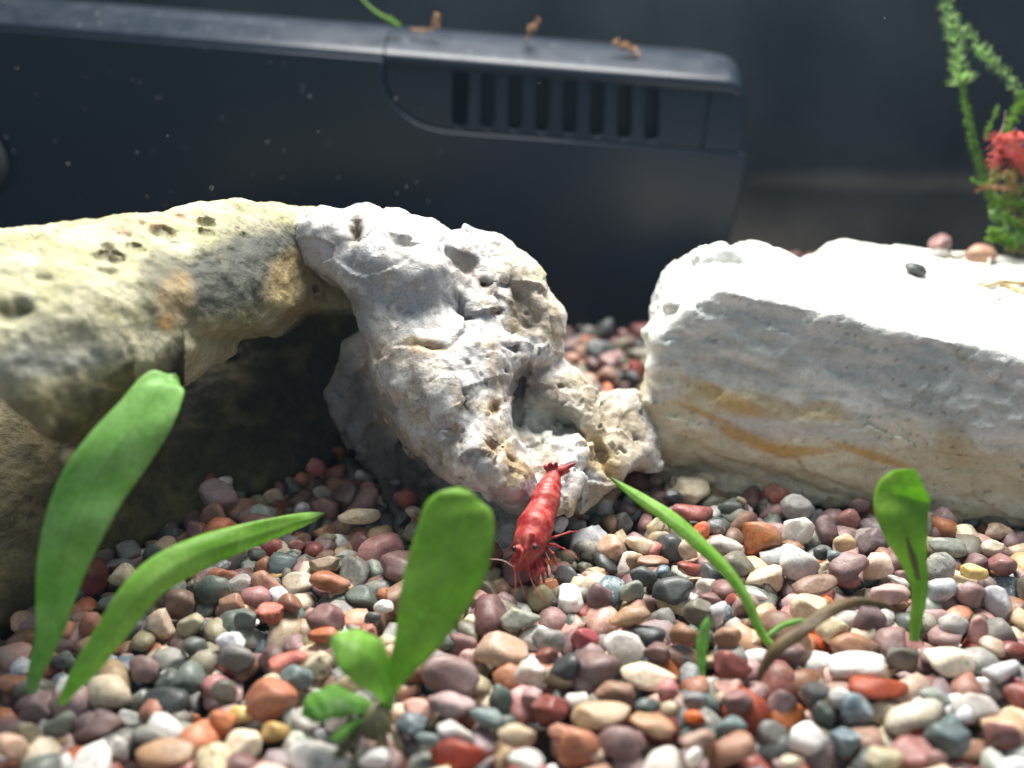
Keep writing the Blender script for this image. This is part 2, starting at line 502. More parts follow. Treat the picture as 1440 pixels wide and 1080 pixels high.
# --- the grey white quartz rock in the middle
def quartz_rock():
    g = Grid((-3.4, 2.5), (-2.6, 2.9), (11.3, 16.4), 0.026)
    fa = [(402, 330, 13.2), (440, 310, 12.9), (500, 300, 13.0), (500, 350, 12.75), (560, 310, 13.05), (560, 360, 12.5), (610, 370, 12.45), (640, 340, 13.0), (700, 340, 13.25), (650, 400, 12.75),
          (600, 440, 12.55), (780, 430, 13.35), (735, 430, 13.0), (700, 470, 12.6), (560, 450, 12.45), (520, 440, 12.7), (510, 480, 12.75), (560, 560, 12.3), (530, 560, 12.6), (620, 560, 11.95), (690, 580, 12.1),
          (790, 500, 13.3), (720, 560, 12.55), (740, 640, 12.35), (650, 650, 11.7), (700, 660, 11.65), (730, 690, 11.85), (720, 725, 12.45), (600, 650, 12.35), (470, 380, 12.85), (690, 520, 12.35), (590, 500, 12.2)]
    A = [(401, 326), (406, 305), (425, 293), (453, 288), (474, 290), (493, 283), (516, 285), (540, 292), (561, 294), (580, 303), (611, 311), (630, 322), (648, 320), (693, 328), (712, 340), (725, 352), (757, 379), (777, 411),
         (794, 442), (790, 470), (793, 497), (776, 517), (752, 512), (733, 530), (716, 553), (725, 597), (741, 628), (750, 662), (750, 690), (753, 708), (744, 720), (722, 718), (698, 708), (652, 679), (607, 665),
         (575, 632), (561, 612), (539, 588), (523, 545), (516, 497), (509, 461), (491, 424), (466, 393), (425, 369), (406, 349)]
    F = g.slab(A, fa, 2.1, 0.34)
    fb = [(450, 550, 13.8), (480, 500, 13.7), (515, 560, 14.0), (560, 690, 13.9), (560, 760, 12.8), (640, 740, 13.3), (720, 760, 12.9), (700, 600, 13.6)]
    Bp = [(530, 440), (505, 465), (480, 482), (468, 515), (450, 551), (466, 590), (489, 626), (516, 662), (536, 700), (552, 742), (575, 785), (720, 790), (770, 760), (760, 560), (680, 440)]
    F = smin(F, g.slab(Bp, fb, 2.0, 0.3), 0.12)
    fc = [(780, 510, 13.4), (830, 560, 13.4), (895, 560, 14.0), (900, 640, 13.6), (870, 650, 13.3), (800, 640, 12.95), (790, 720, 12.75), (760, 600, 13.0), (840, 700, 12.95)]
    C = [(740, 500), (790, 506), (816, 524), (834, 540), (843, 560), (868, 561), (896, 551), (925, 560), (930, 660), (896, 658), (880, 664), (868, 685), (845, 700), (822, 722), (770, 730), (735, 700), (735, 600)]
    F = smin(F, g.slab(C, fc, 1.9, 0.25), 0.1)
    # the grotto on the right and the long cavity beside it
    F = smax(F, -g.ball(762, 588, 13.05, .46, .25, .45, -.25), 0.08)
    F = smax(F, -g.ball(792, 600, 13.2, .34, .22, .5, -.5), 0.08)
    F = smax(F, -g.ball(843, 640, 13.05, .40, .17, .36, -1.0), 0.07)
    F = smax(F, -g.ball(745, 545, 12.95, .28, .36, .3, .2), 0.08)
    # a pale shard in front of the grotto
    fs = [(770, 640, 12.75), (820, 640, 12.85), (800, 700, 12.55), (760, 680, 12.6)]
    F = smin(F, g.slab([(746, 648), (768, 612), (790, 618), (815, 612), (826, 640), (822, 668), (812, 694), (800, 722), (768, 728), (744, 700)], fs, .8, 0.12), 0.06)
    F = smax(F, -g.ball(835, 668, 12.7, .13, .2, .2, .2), 0.06)
    F = smax(F, -g.ball(845, 700, 12.8, .26, .22, .24, .2), 0.08)
    # pits and holes
    for px, py, r, ry, rd, an in ((655, 368, .30, .20, .20, -.9), (682, 403, .09, .07, .14, 0), (690, 420, .06, .05, .1, 0), (700, 438, .07, .06, .12, 0), (652, 437, .13, .20, .16, .4), (742, 430, .22, .40, .22, .5),
                                  (695, 574, .085, .09, .2, 0), (693, 632, .14, .13, .2, 0), (722, 650, .14, .06, .12, -.5), (500, 322, .09, .24, .14, .1), (600, 488, .2, .05, .1, -.15), (645, 550, .05, .26, .1, .35),
                                  (638, 352, .05, .2, .08, .5), (560, 340, .36, .1, .1, -.4), (665, 300, .05, .05, .05, 0), (545, 575, .07, .22, .12, .3), (712, 395, .12, .06, .1, .8), (722, 492, .25, .06, .1, -.2), (880, 630, .09, .1, .12, 0)):
        F = smax(F, -g.ball(px, py, depth_at(fa, px, py) if px < 820 else 13.25, r, ry, rd, an), 0.07)
    V, Q = g.mesh(F)
    N = normals(V, Q)
    U, Y = seen_at(V)
    smooth = blob(U, Y, 0, 530, 400, 150, 150, 0, .35)         # the glassy upper left is smoother
    hc, ec = chips(V + 0.25 * np.stack([fbm(V, 1.3, 2, seed=k) for k in (1, 2, 3)], 1), 1.7, 3)
    hd, ed = chips(V, 4.2, 8)
    h = 0.075 * hc * (1 - .45 * smooth) + 0.012 * hd * (1 - .8 * smooth) + 0.085 * fbm(V, 1.7, 3, seed=21) + 0.02 * fbm(V, 5, 4, seed=22) * (1.15 - smooth) + 0.05 * ridged(V * np.array((1.3, .8, 1.0)), 1.0, 3, seed=23)
    h -= 0.05 * sstep(.35, .6, fbm(V, 5, 2, seed=31)) * (1 - smooth)
    V = V + N * h[:, None]
    U, Y = seen_at(V)
    w = 0.4 * fbm(V, 2.6, 4, seed=24)
    white = np.array((0.57, 0.55, 0.53)); blue = np.array((0.385, 0.39, 0.42)); tan = np.array((0.40, 0.29, 0.16)); buff = np.array((0.52, 0.45, 0.33))
    umber = np.array((0.14, 0.10, 0.065)); taupe = np.array((0.22, 0.19, 0.165)); grey = np.array((0.30, 0.31, 0.315))
    col = mixc(white, blue, sstep(-.1, .35, fbm(V, 1.4, 4, seed=25)))
    col = mixc(col, buff * .92, .85 * sstep(-.04, .3, fbm(V, 1.9, 5, seed=26)) * (1 - .7 * smooth))
    col = mixc(col, tan, .75 * sstep(.12, .36, fbm(V, 3.4, 4, seed=27)) * (1 - smooth))
    vein = np.abs(fbm(V + .3 * np.stack([fbm(V, 2, 2, seed=k) for k in (71, 72, 73)], 1), 1.3, 3, seed=74))
    col = mixc(col, taupe * .8, .6 * sstep(.05, .0, vein) * sstep(-.2, .2, fbm(V, 1.5, 2, seed=75)))
    col = mixc(col, np.array((.72, .715, .70)), .7 * sstep(.14, .36, fbm(V, 2.6, 3, seed=76)))
    dots = sstep(.30, .40, fbm(V, 13, 2, seed=77)) * sstep(-.05, .25, fbm(V, 1.6, 3, seed=78))
    col = mixc(col, umber, .5 * dots * (1 - .7 * smooth))
    for x, y, rx, ry, an, c, k in ((655, 372, 30, 20, 50, taupe, .8), (684, 405, 14, 10, 0, umber, .8), (742, 432, 24, 50, -25, taupe, .9), (735, 440, 12, 34, -25, umber, .6), (700, 438, 9, 8, 0, umber, .7), (695, 574, 11, 12, 0, tan, .95),
                                   (690, 632, 16, 14, 0, umber, .8), (700, 622, 26, 40, -20, tan, .45), (725, 655, 26, 10, 35, tan, .8), (500, 322, 11, 26, 5, umber, .75), (596, 486, 30, 12, 10, tan, .8), (560, 345, 40, 14, 20, grey, .5),
                                   (652, 440, 16, 24, 20, grey, .6), (645, 552, 9, 40, -25, umber, .65), (670, 520, 40, 34, 0, grey, .4), (560, 500, 60, 16, 10, tan, .35), (760, 420, 30, 60, -25, buff, .6), (755, 545, 36, 30, 0, taupe, .75),
                                   (840, 570, 70, 40, 30, (0.42, .35, .26), .8), (845, 640, 26, 44, -40, (0.55, .42, .22), .9), (770, 590, 50, 30, 0, (0.50, .51, .46), .85), (790, 575, 30, 10, 25, umber, .5), (845, 700, 24, 26, 0, (0.34, .29, .2), .8),
                                   (865, 600, 60, 40, 30, buff, .5), (795, 640, 30, 36, 0, (0.74, .74, .73), .9), (770, 650, 20, 24, 0, (0.55, .47, .33), .7), (545, 575, 10, 30, -20, umber, .5), (725, 370, 50, 30, 40, buff, .4),
                                   (480, 560, 45, 90, -20, (0.13, .14, .155), .9), (545, 690, 80, 75, 30, (0.07, .066, .058), .92), (720, 712, 50, 26, 0, (0.42, .41, .40), .6), (430, 345, 40, 30, 30, (0.50, .49, .53), .6), (690, 700, 60, 20, 20, (0.5, .5, .52), .4)):  # first two paint the slab's overhang shade onto the rear lobe
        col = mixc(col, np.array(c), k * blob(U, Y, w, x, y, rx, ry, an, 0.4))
    col = mixc(col, umber, .6 * sstep(.38, .6, fbm(V, 5, 2, seed=31)) * (1 - smooth))
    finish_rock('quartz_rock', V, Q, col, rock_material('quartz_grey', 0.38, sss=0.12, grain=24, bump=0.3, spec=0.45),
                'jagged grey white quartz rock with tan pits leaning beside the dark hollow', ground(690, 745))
quartz_rock()

# --- the long white block on the right
def block_rock():
    g = Grid((1.6, 11.4), (-2.9, 3.0), (12.0, 20.0), 0.042)
    sil = [(985, 350), (955, 376), (942, 398), (935, 425), (930, 440), (912, 458), (906, 478), (905, 500), (898, 540), (896, 575), (897, 612), (912, 648), (940, 680), (980, 760), (1500, 820), (1640, 800),
           (1640, 380), (1440, 366), (1380, 352), (1310, 345), (1260, 336), (1200, 329), (1180, 340), (1165, 351), (1133, 373), (1112, 362), (1085, 348), (1058, 337), (1035, 343), (1018, 347), (1003, 345)]
    sd = [(920, 520, 14.6), (1060, 345, 16.6), (1190, 335, 17.4), (1440, 370, 18.0), (1000, 760, 14.0), (1440, 760, 13.5), (985, 350, 14.9), (940, 400, 14.4), (1133, 373, 16.0)]
    p = poly_sdf(outline(sil, sd), g.A2, g.B2)[:, :, None]
    X = g.A; Yw = g.D * CP + g.B * SP; Z = CAMH - g.D * SP + g.B * CP
    # front face: from (2.3, 12.75) to (7.6, 11.75) at the base, leaning back
    nx, ny = 0.185, 0.983
    fr = (12.75 + 0.09 * (Z + 0.2)) * ny + 2.3 * nx - (X * nx + Yw * ny)
    lump = 0.16 * np.exp(-((Z - 0.9) / 0.7) ** 2)
    fr = fr - lump + 0.25 * np.exp(-((Z + 0.15) / 0.35) ** 2) * np.exp(-((X - 3.3) / 1.1) ** 2)
    top = Z - (2.95 - 0.172 * (np.minimum(X - 3.0, 4.4) + .25 * np.maximum(X - 7.4, 0)) + 0.045 * (Yw - 13))
    top2 = (Z - (2.6 + 0.02 * (Yw - 13))) * 0.75 - (X - 2.65) * 0.66
    left = (2.02 + .08 * np.abs(Z - 0.9) + .24 * (g.D - 14.4) - X) * 0.96
    F = smax(p, fr, 0.22)
    F = smax(F, top, 0.16)
    F = smax(F, left, 0.22)
    F = smax(F, top2, 0.15)
    F = smax(F, Yw - 18.2, 0.4)
    F = smax(F, -0.5 - Z, 0.2)
    # broken knob at the left end, its crack, and a step along the top
    F = smin(F, g.ball(926, 470, 14.35, .26, .24, .3), 0.05)
    F = smin(F, g.ball(975, 428, 14.0, .40, .26, .3, .2), 0.06)
    F = smin(F, g.ball(1000, 372, 14.9, .42, .30, .6, .2), 0.06)
    V, Q = g.mesh(F)
    N = normals(V, Q)
    Zw = CAMH - V[:, 2] * SP + V[:, 1] * CP
    Wd = to_world(V[:, 0], V[:, 1], V[:, 2])
    st = Wd * np.array((0.8, 0.8, 2.4)) + np.array((0, 0, 0.35)) * Wd[:, :1]
    hc, ec = chips(Wd * np.array((.8, .8, 1.3)) + 0.2 * np.stack([fbm(V, 1.3, 2, seed=k) for k in (4, 5, 6)], 1), 1.0, 6)
    he, ee = chips(Wd * np.array((1, 1, 1.6)) + 0.15 * np.stack([fbm(V, 2.3, 2, seed=k) for k in (14, 15, 16)], 1), 2.1, 9)
    Ux, _ = seen_at(V)
    h = 0.05 * hc + (0.03 + 0.035 * sstep(1030, 960, Ux)) * he + 0.07 * fbm(st, 0.8, 3, seed=41) + 0.016 * ridged(st, 1.6, 3, seed=42) + 0.02 * fbm(V, 8, 4, seed=43)
    U, Y = seen_at(V)
    h -= 0.06 * np.exp(-((Y - (545 + 0.47 * (U - 905) - 0.00035 * (U - 905) ** 2 + 8 * fbm(V, 2, 2, seed=3) + 50)) / 5.0) ** 2) * (U < 1290)
    V = V + N * h[:, None]
    U, Y = seen_at(V)
    w = 0.55 * fbm(st, 1.9, 5, seed=44)
    white = np.array((0.80, 0.80, 0.76)); gr = np.array((0.56, 0.59, 0.565)); ochre = np.array((0.58, 0.36, 0.10)); buff = np.array((0.62, 0.54, 0.34)); cream = np.array((0.74, 0.68, 0.50))
    col = mixc(gr, white, sstep(-.25, .4, fbm(st, 1.5, 5, seed=45)))
    col = mixc(col, np.array((0.38, .42, .415)), .6 * sstep(.0, .42, fbm(st, 2.6, 5, seed=46)))
    lowband = sstep(-25, 55, Y - (520 + 0.20 * (U - 900)) + 60 * fbm(st, 1.1, 4, seed=47))
    col = mixc(col, mixc(buff, cream, sstep(-.25, .3, fbm(st, 2.2, 4, seed=48))), lowband * .85)
    for x, y, rx, ry, an, c, k in ((960, 560, 70, 30, 10, buff, .6), (1080, 575, 60, 20, 20, (0.52, .42, .22), .7), (1020, 560, 60, 12, 30, ochre, .55), (1160, 580, 34, 16, 0, (0.55, .42, .2), .7),
                                   (1040, 600, 60, 16, 10, (0.66, .65, .63), .75), (930, 555, 26, 14, 0, (0.68, .68, .68), .6), (1150, 605, 80, 14, 8, (0.62, .62, .6), .6), (1060, 615, 40, 10, 12, (0.43, .36, .27), .6),
                                   (1060, 620, 60, 8, 22, ochre, .75), (1110, 632, 60, 7, 3, ochre, .75), (990, 582, 60, 5, 22, ochre, .7), (1225, 640, 60, 6, 18, ochre, .75), (1340, 625, 30, 26, 50, (0.52, .42, .22), .6),
                                   (960, 640, 60, 20, 15, (0.5, .44, .27), .6), (1000, 645, 70, 18, 10, (0.55, .53, .42), .5), (1330, 560, 120, 40, 10, (0.38, .41, .40), .45), (1180, 490, 150, 26, 12, (0.44, .47, .46), .4)):
        col = mixc(col, np.array(c), k * blob(U, Y, w, x, y, rx, ry, an, 0.35) * (Wd[:, 1] < 14.5))
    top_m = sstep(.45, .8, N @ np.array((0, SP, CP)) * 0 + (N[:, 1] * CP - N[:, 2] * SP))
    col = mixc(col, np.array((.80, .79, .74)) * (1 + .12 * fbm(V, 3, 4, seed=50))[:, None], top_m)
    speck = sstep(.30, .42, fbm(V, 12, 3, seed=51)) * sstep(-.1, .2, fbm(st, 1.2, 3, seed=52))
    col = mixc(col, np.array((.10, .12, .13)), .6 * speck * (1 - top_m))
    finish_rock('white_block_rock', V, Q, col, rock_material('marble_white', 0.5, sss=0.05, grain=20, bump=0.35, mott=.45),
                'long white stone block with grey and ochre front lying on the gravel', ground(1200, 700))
block_rock()
# ------------------------------------------------------------------ the black filter lying behind the rocks
def plastic(name, base, rough=0.38, dust=0.5):
    m = Mat(name)
    sp = m.ramp(m.voronoi(9.0), [(0.0, 1.0), (0.03, 0.7), (0.06, 0.0)])
    few = m.ramp(m.noise(1.3, 3.0), [(0.45, 0.0), (0.7, 1.0)])
    up = m.node('ShaderNodeSeparateXYZ'); g = m.node('ShaderNodeNewGeometry'); m.link(g.outputs['Normal'], up.inputs[0])
    upm = m.ramp(up.outputs[2], [(0.35, 0.0), (0.8, 1.0)])
    film = m.mix(upm, m.ramp(m.noise(2.2, 6.0, 0.65), [(0.3, 0.25), (0.7, 1.0)]), 1.0, 'MULTIPLY')
    c = m.mix(base, (0.024, 0.030, 0.040), film)
    c = m.mix(c, (0.32, 0.33, 0.34), m.math('MULTIPLY', m.math('MULTIPLY', sp, few), dust))
    crumbs = m.ramp(m.voronoi(4.0), [(0.0, 0.8), (0.05, 0.5), (0.10, 0.0)])
    c = m.mix(c, (0.42, 0.40, 0.34), m.math('MULTIPLY', m.math('MULTIPLY', crumbs, upm), 0.75))
    m.set(base=c, rough=rough, spec=0.2, normal=m.bump(m.noise(60.0, 2.0), 0.06, 0.01))
    return m.m
def outline_mesh(name, outer, holes, y0, y1, bevel, res=2):
    """a plate in the x-z plane with holes, from its outline curves"""
    cu = bpy.data.curves.new(name, 'CURVE'); cu.dimensions = '2D'; cu.fill_mode = 'BOTH'
    for pts in [outer] + holes:
        sp = cu.splines.new('POLY'); sp.points.add(len(pts) - 1); sp.use_cyclic_u = True
        for p, (x, z) in zip(sp.points, pts): p.co = (x, z, 0, 1)
    cu.extrude = max((y1 - y0) / 2 - bevel, 0.001); cu.bevel_depth = bevel; cu.bevel_resolution = res; cu.offset = -bevel
    o = bpy.data.objects.new(name, cu); COL.objects.link(o)
    dg = bpy.context.evaluated_depsgraph_get()
    me = bpy.data.meshes.new_from_object(o.evaluated_get(dg))
    bpy.data.objects.remove(o); bpy.data.curves.remove(cu)
    me.name = name
    me.materials.clear()
    me.transform(Matrix.Translation((0, (y0 + y1) / 2, 0)) @ Matrix.Rotation(math.pi / 2, 4, 'X'))
    return me
def smooth_by_angle(o, deg=35):
    bm = bmesh.new(); bm.from_mesh(o.data)
    for e in bm.edges:
        if len(e.link_faces) == 2 and e.calc_face_angle(0) > math.radians(deg): e.smooth = False
    bm.to_mesh(o.data); bm.free()
def build_filter():
    YF, ROLL = 20.5, math.radians(4.3)
    def wp(px, py):                                  # the front plane seen at a place of the photograph
        kx, k = (px - 720) / FPX, (540 - py) / FPX
        d = YF / (CP + k * SP)
        return kx * d, CAMH - d * SP + k * d * CP
    ox, oz = wp(1045, 219)
    def fp(px, py):
        X, Z = wp(px, py); X -= ox; Z -= oz
        return X * math.cos(ROLL) - Z * math.sin(ROLL), X * math.sin(ROLL) + Z * math.cos(ROLL)
    root = empty('aquarium_filter', (ox, YF, oz), 'black plastic aquarium filter with a row of slots lying behind the rocks', 'filter')
    root.rotation_euler = (0, ROLL, 0)
    def add(name, me, mat, parent=root, ang=35):
        o = bpy.data.objects.new(name, me); COL.objects.link(o)
        if not me.materials: me.materials.append(mat)
        o.parent = parent
        me.polygons.foreach_set('use_smooth', np.ones(len(me.polygons), bool))
        smooth_by_angle(o, ang)
        return o
    navy = plastic('black_plastic', (0.003, 0.0068, 0.0145), 0.34)
    dark = plastic('black_plastic_inside', (0.0015, 0.0025, 0.004), 0.6, 0.1)
    zh = fp(800, 95)[1]
    L, Rr = -18.5, 0.5
    prof = [(0.42, -5.6), (0.42, zh - .26), (-.10, zh - .24), (-.15, zh - .16), (-.15, zh - .08), (-.11, zh), (-.02, zh + .07), (.12, zh + .14), (.45, zh + .34), (.62, zh + .42), (.85, zh + .47), (1.2, zh + .49), (3.3, zh + .49), (3.4, zh + .4), (3.4, -5.6)]
    xs = [L] + [fp(541, 66)[0] - .02, fp(541, 66)[0], fp(541, 66)[0] + .02] + list(np.linspace(fp(541, 66)[0] + 1, fp(1050, 130)[0] - Rr, 6)) + [fp(1050, 130)[0] - Rr + Rr * math.sin(t) for t in np.linspace(.2, math.pi / 2, 8)]
    V, F = [], []
    x1 = fp(1050, 130)[0]
    for i, x in enumerate(xs):
        t = max(0.0, (x - (x1 - Rr)) / Rr); ins = Rr * (1 - math.sqrt(max(0, 1 - t * t))) * 0.9
        nick = 0.02 if i == 2 else 0.0
        for y, z in prof:
            V.append((x, y + (ins * .35 if y < 1 else -ins * .4) + nick, z - (ins if z > zh - .3 else 0) - nick))
    k = len(prof)
    for i in range(len(xs) - 1):
        for j in range(k):
            a, b = i * k + j, i * k + (j + 1) % k
            F.append((a, b, b + k, a + k))
    F.append(tuple(range(k))); F.append(tuple(reversed(range((len(xs) - 1) * k, len(xs) * k))))
    me = mesh_py('body', V, F)
    bm = bmesh.new(); bm.from_mesh(me); bmesh.ops.recalc_face_normals(bm, faces=bm.faces); bm.to_mesh(me); bm.free()
    add('body', me, navy, ang=50)
    top = zh - .13
    curve = [fp(*p) for p in ((541, 108), (546, 127), (556, 145), (571, 160), (588, 171), (606, 178), (626, 182), (650, 184.5))]
    xl = fp(541, 66)[0]; xr = fp(1047, 219)[0]
    zr = curve[-1][1]; xs_ = fp(993, 160)[0]; xe = fp(1050, 150)[0] - .03
    g = .012
    cover = [(L, -5.5), (L, top), (xl - g, top)] + [(x - g, z - g) for x, z in curve] + [(xr - .02, zr - g), (xr + .02, zr - .1), (fp(1035, 290)[0], fp(1035, 290)[1]), (fp(1019, 350)[0], fp(1019, 350)[1]), (fp(1012, 420)[0], -5.5)]
    add('front_cover', outline_mesh('front_cover', cover, [], -0.20, 0.40, 0.045, 3), navy, ang=60)
    holes = []
    for i in range(8):
        px = 648 + 38.3 * i
        (xa, za), (xb, zb) = fp(px + 1.5, 83.5 + 4.1 * i), fp(px - 2, 178 + 2.8 * i)
        r = .155
        h = [(xa + r * math.cos(t), za - r + r * math.sin(t)) for t in np.linspace(0, math.pi, 9)] + [(xb + r * math.cos(t), zb + r + r * math.sin(t)) for t in np.linspace(math.pi, 2 * math.pi, 9)]
        holes.append(h)
    panel = [(xl + g, top)] + [(x + g, z + g) for x, z in curve] + [(xs_ - g, zr + g), (xs_ - g, top)]
    add('slotted_panel', outline_mesh('slotted_panel', panel, holes, -0.10, 0.30, 0.03), navy, ang=60)
    endp = [(xs_ + g, zr + g), (xe, zr + g), (xe + .03, zr + .4), (xe + .01, top - .3), (xe - .12, top - .08), (xe - .3, top), (xs_ + g, top)]
    add('end_panel', outline_mesh('end_panel', endp, [], -0.10, 0.38, 0.03), navy, ang=60)
    # the row of slots is dark inside
    bx = mesh_py('slot_backing', [(xl + .3, .35, zr), (xs_, .35, zr), (xs_, .35, top), (xl + .3, .35, top)], [(0, 1, 2, 3)])
    add('slot_backing', bx, dark)
    # round suction foot at the far left
    cx, cz = fp(-32, 222)
    V, F = [], []
    ring = [(0.0, -.62), (.55, -.60), (.72, -.54), (.80, -.44), (.82, -.3), (.74, -.2)]
    m_ = 40
    for r, y in ring:
        for t in range(m_):
            V.append((cx + r * math.cos(2 * math.pi * t / m_), y, cz + r * math.sin(2 * math.pi * t / m_)))
    for i in range(len(ring) - 1):
        for t in range(m_):
            a, b = i * m_ + t, i * m_ + (t + 1) % m_
            F.append((a, b, b + m_, a + m_))
    add('suction_cup', mesh_py('suction_cup', V, F), plastic('grey_rubber', (0.016, 0.019, 0.021), 0.55, 0.3))
build_filter()
# ------------------------------------------------------------------ pebbles: shapes
def ico(level):
    bm = bmesh.new(); bmesh.ops.create_icosphere(bm, subdivisions=level, radius=1.0)
    V = np.array([v.co[:] for v in bm.verts]); F = np.array([[v.index for v in f.verts] for f in bm.faces])
    bm.free()
    return V, F
N_SHAPES = 26
def pebble_shape(k, level, scale=None, cuts=None, rough=1.0):
    """a worn stone of about unit diameter: (vertices, triangles)"""
    r = np.random.RandomState(900 + k)
    V, F = ico(level)
    dims = np.array((1.0, r.uniform(.68, .95), r.uniform(.48, .8))) if scale is None else np.array(scale)
    nc = r.randint(5, 11) if cuts is None else cuts
    P = V.copy()
    P = P * (1 + 0.20 * gnoise(V * 1.1 + k * 3.7))[:, None]
    for _ in range(nc):
        n = r.normal(size=3); n /= np.linalg.norm(n)
        c = r.uniform(.58, .84)
        e = P @ n - c
        soft = r.choice([.02, .05, .1])
        cut = np.where(e > -soft, (e + soft) ** 2 / (4 * soft) * (e < soft) + e * (e >= soft), 0)
        P = P - cut[:, None] * n
    P = P * (1 + rough * (0.06 * fbm(V, 2.0, 2, seed=k) + 0.022 * fbm(V, 5.0, 3, seed=k + 50)))[:, None]
    P = P * dims * 0.5
    return P, F
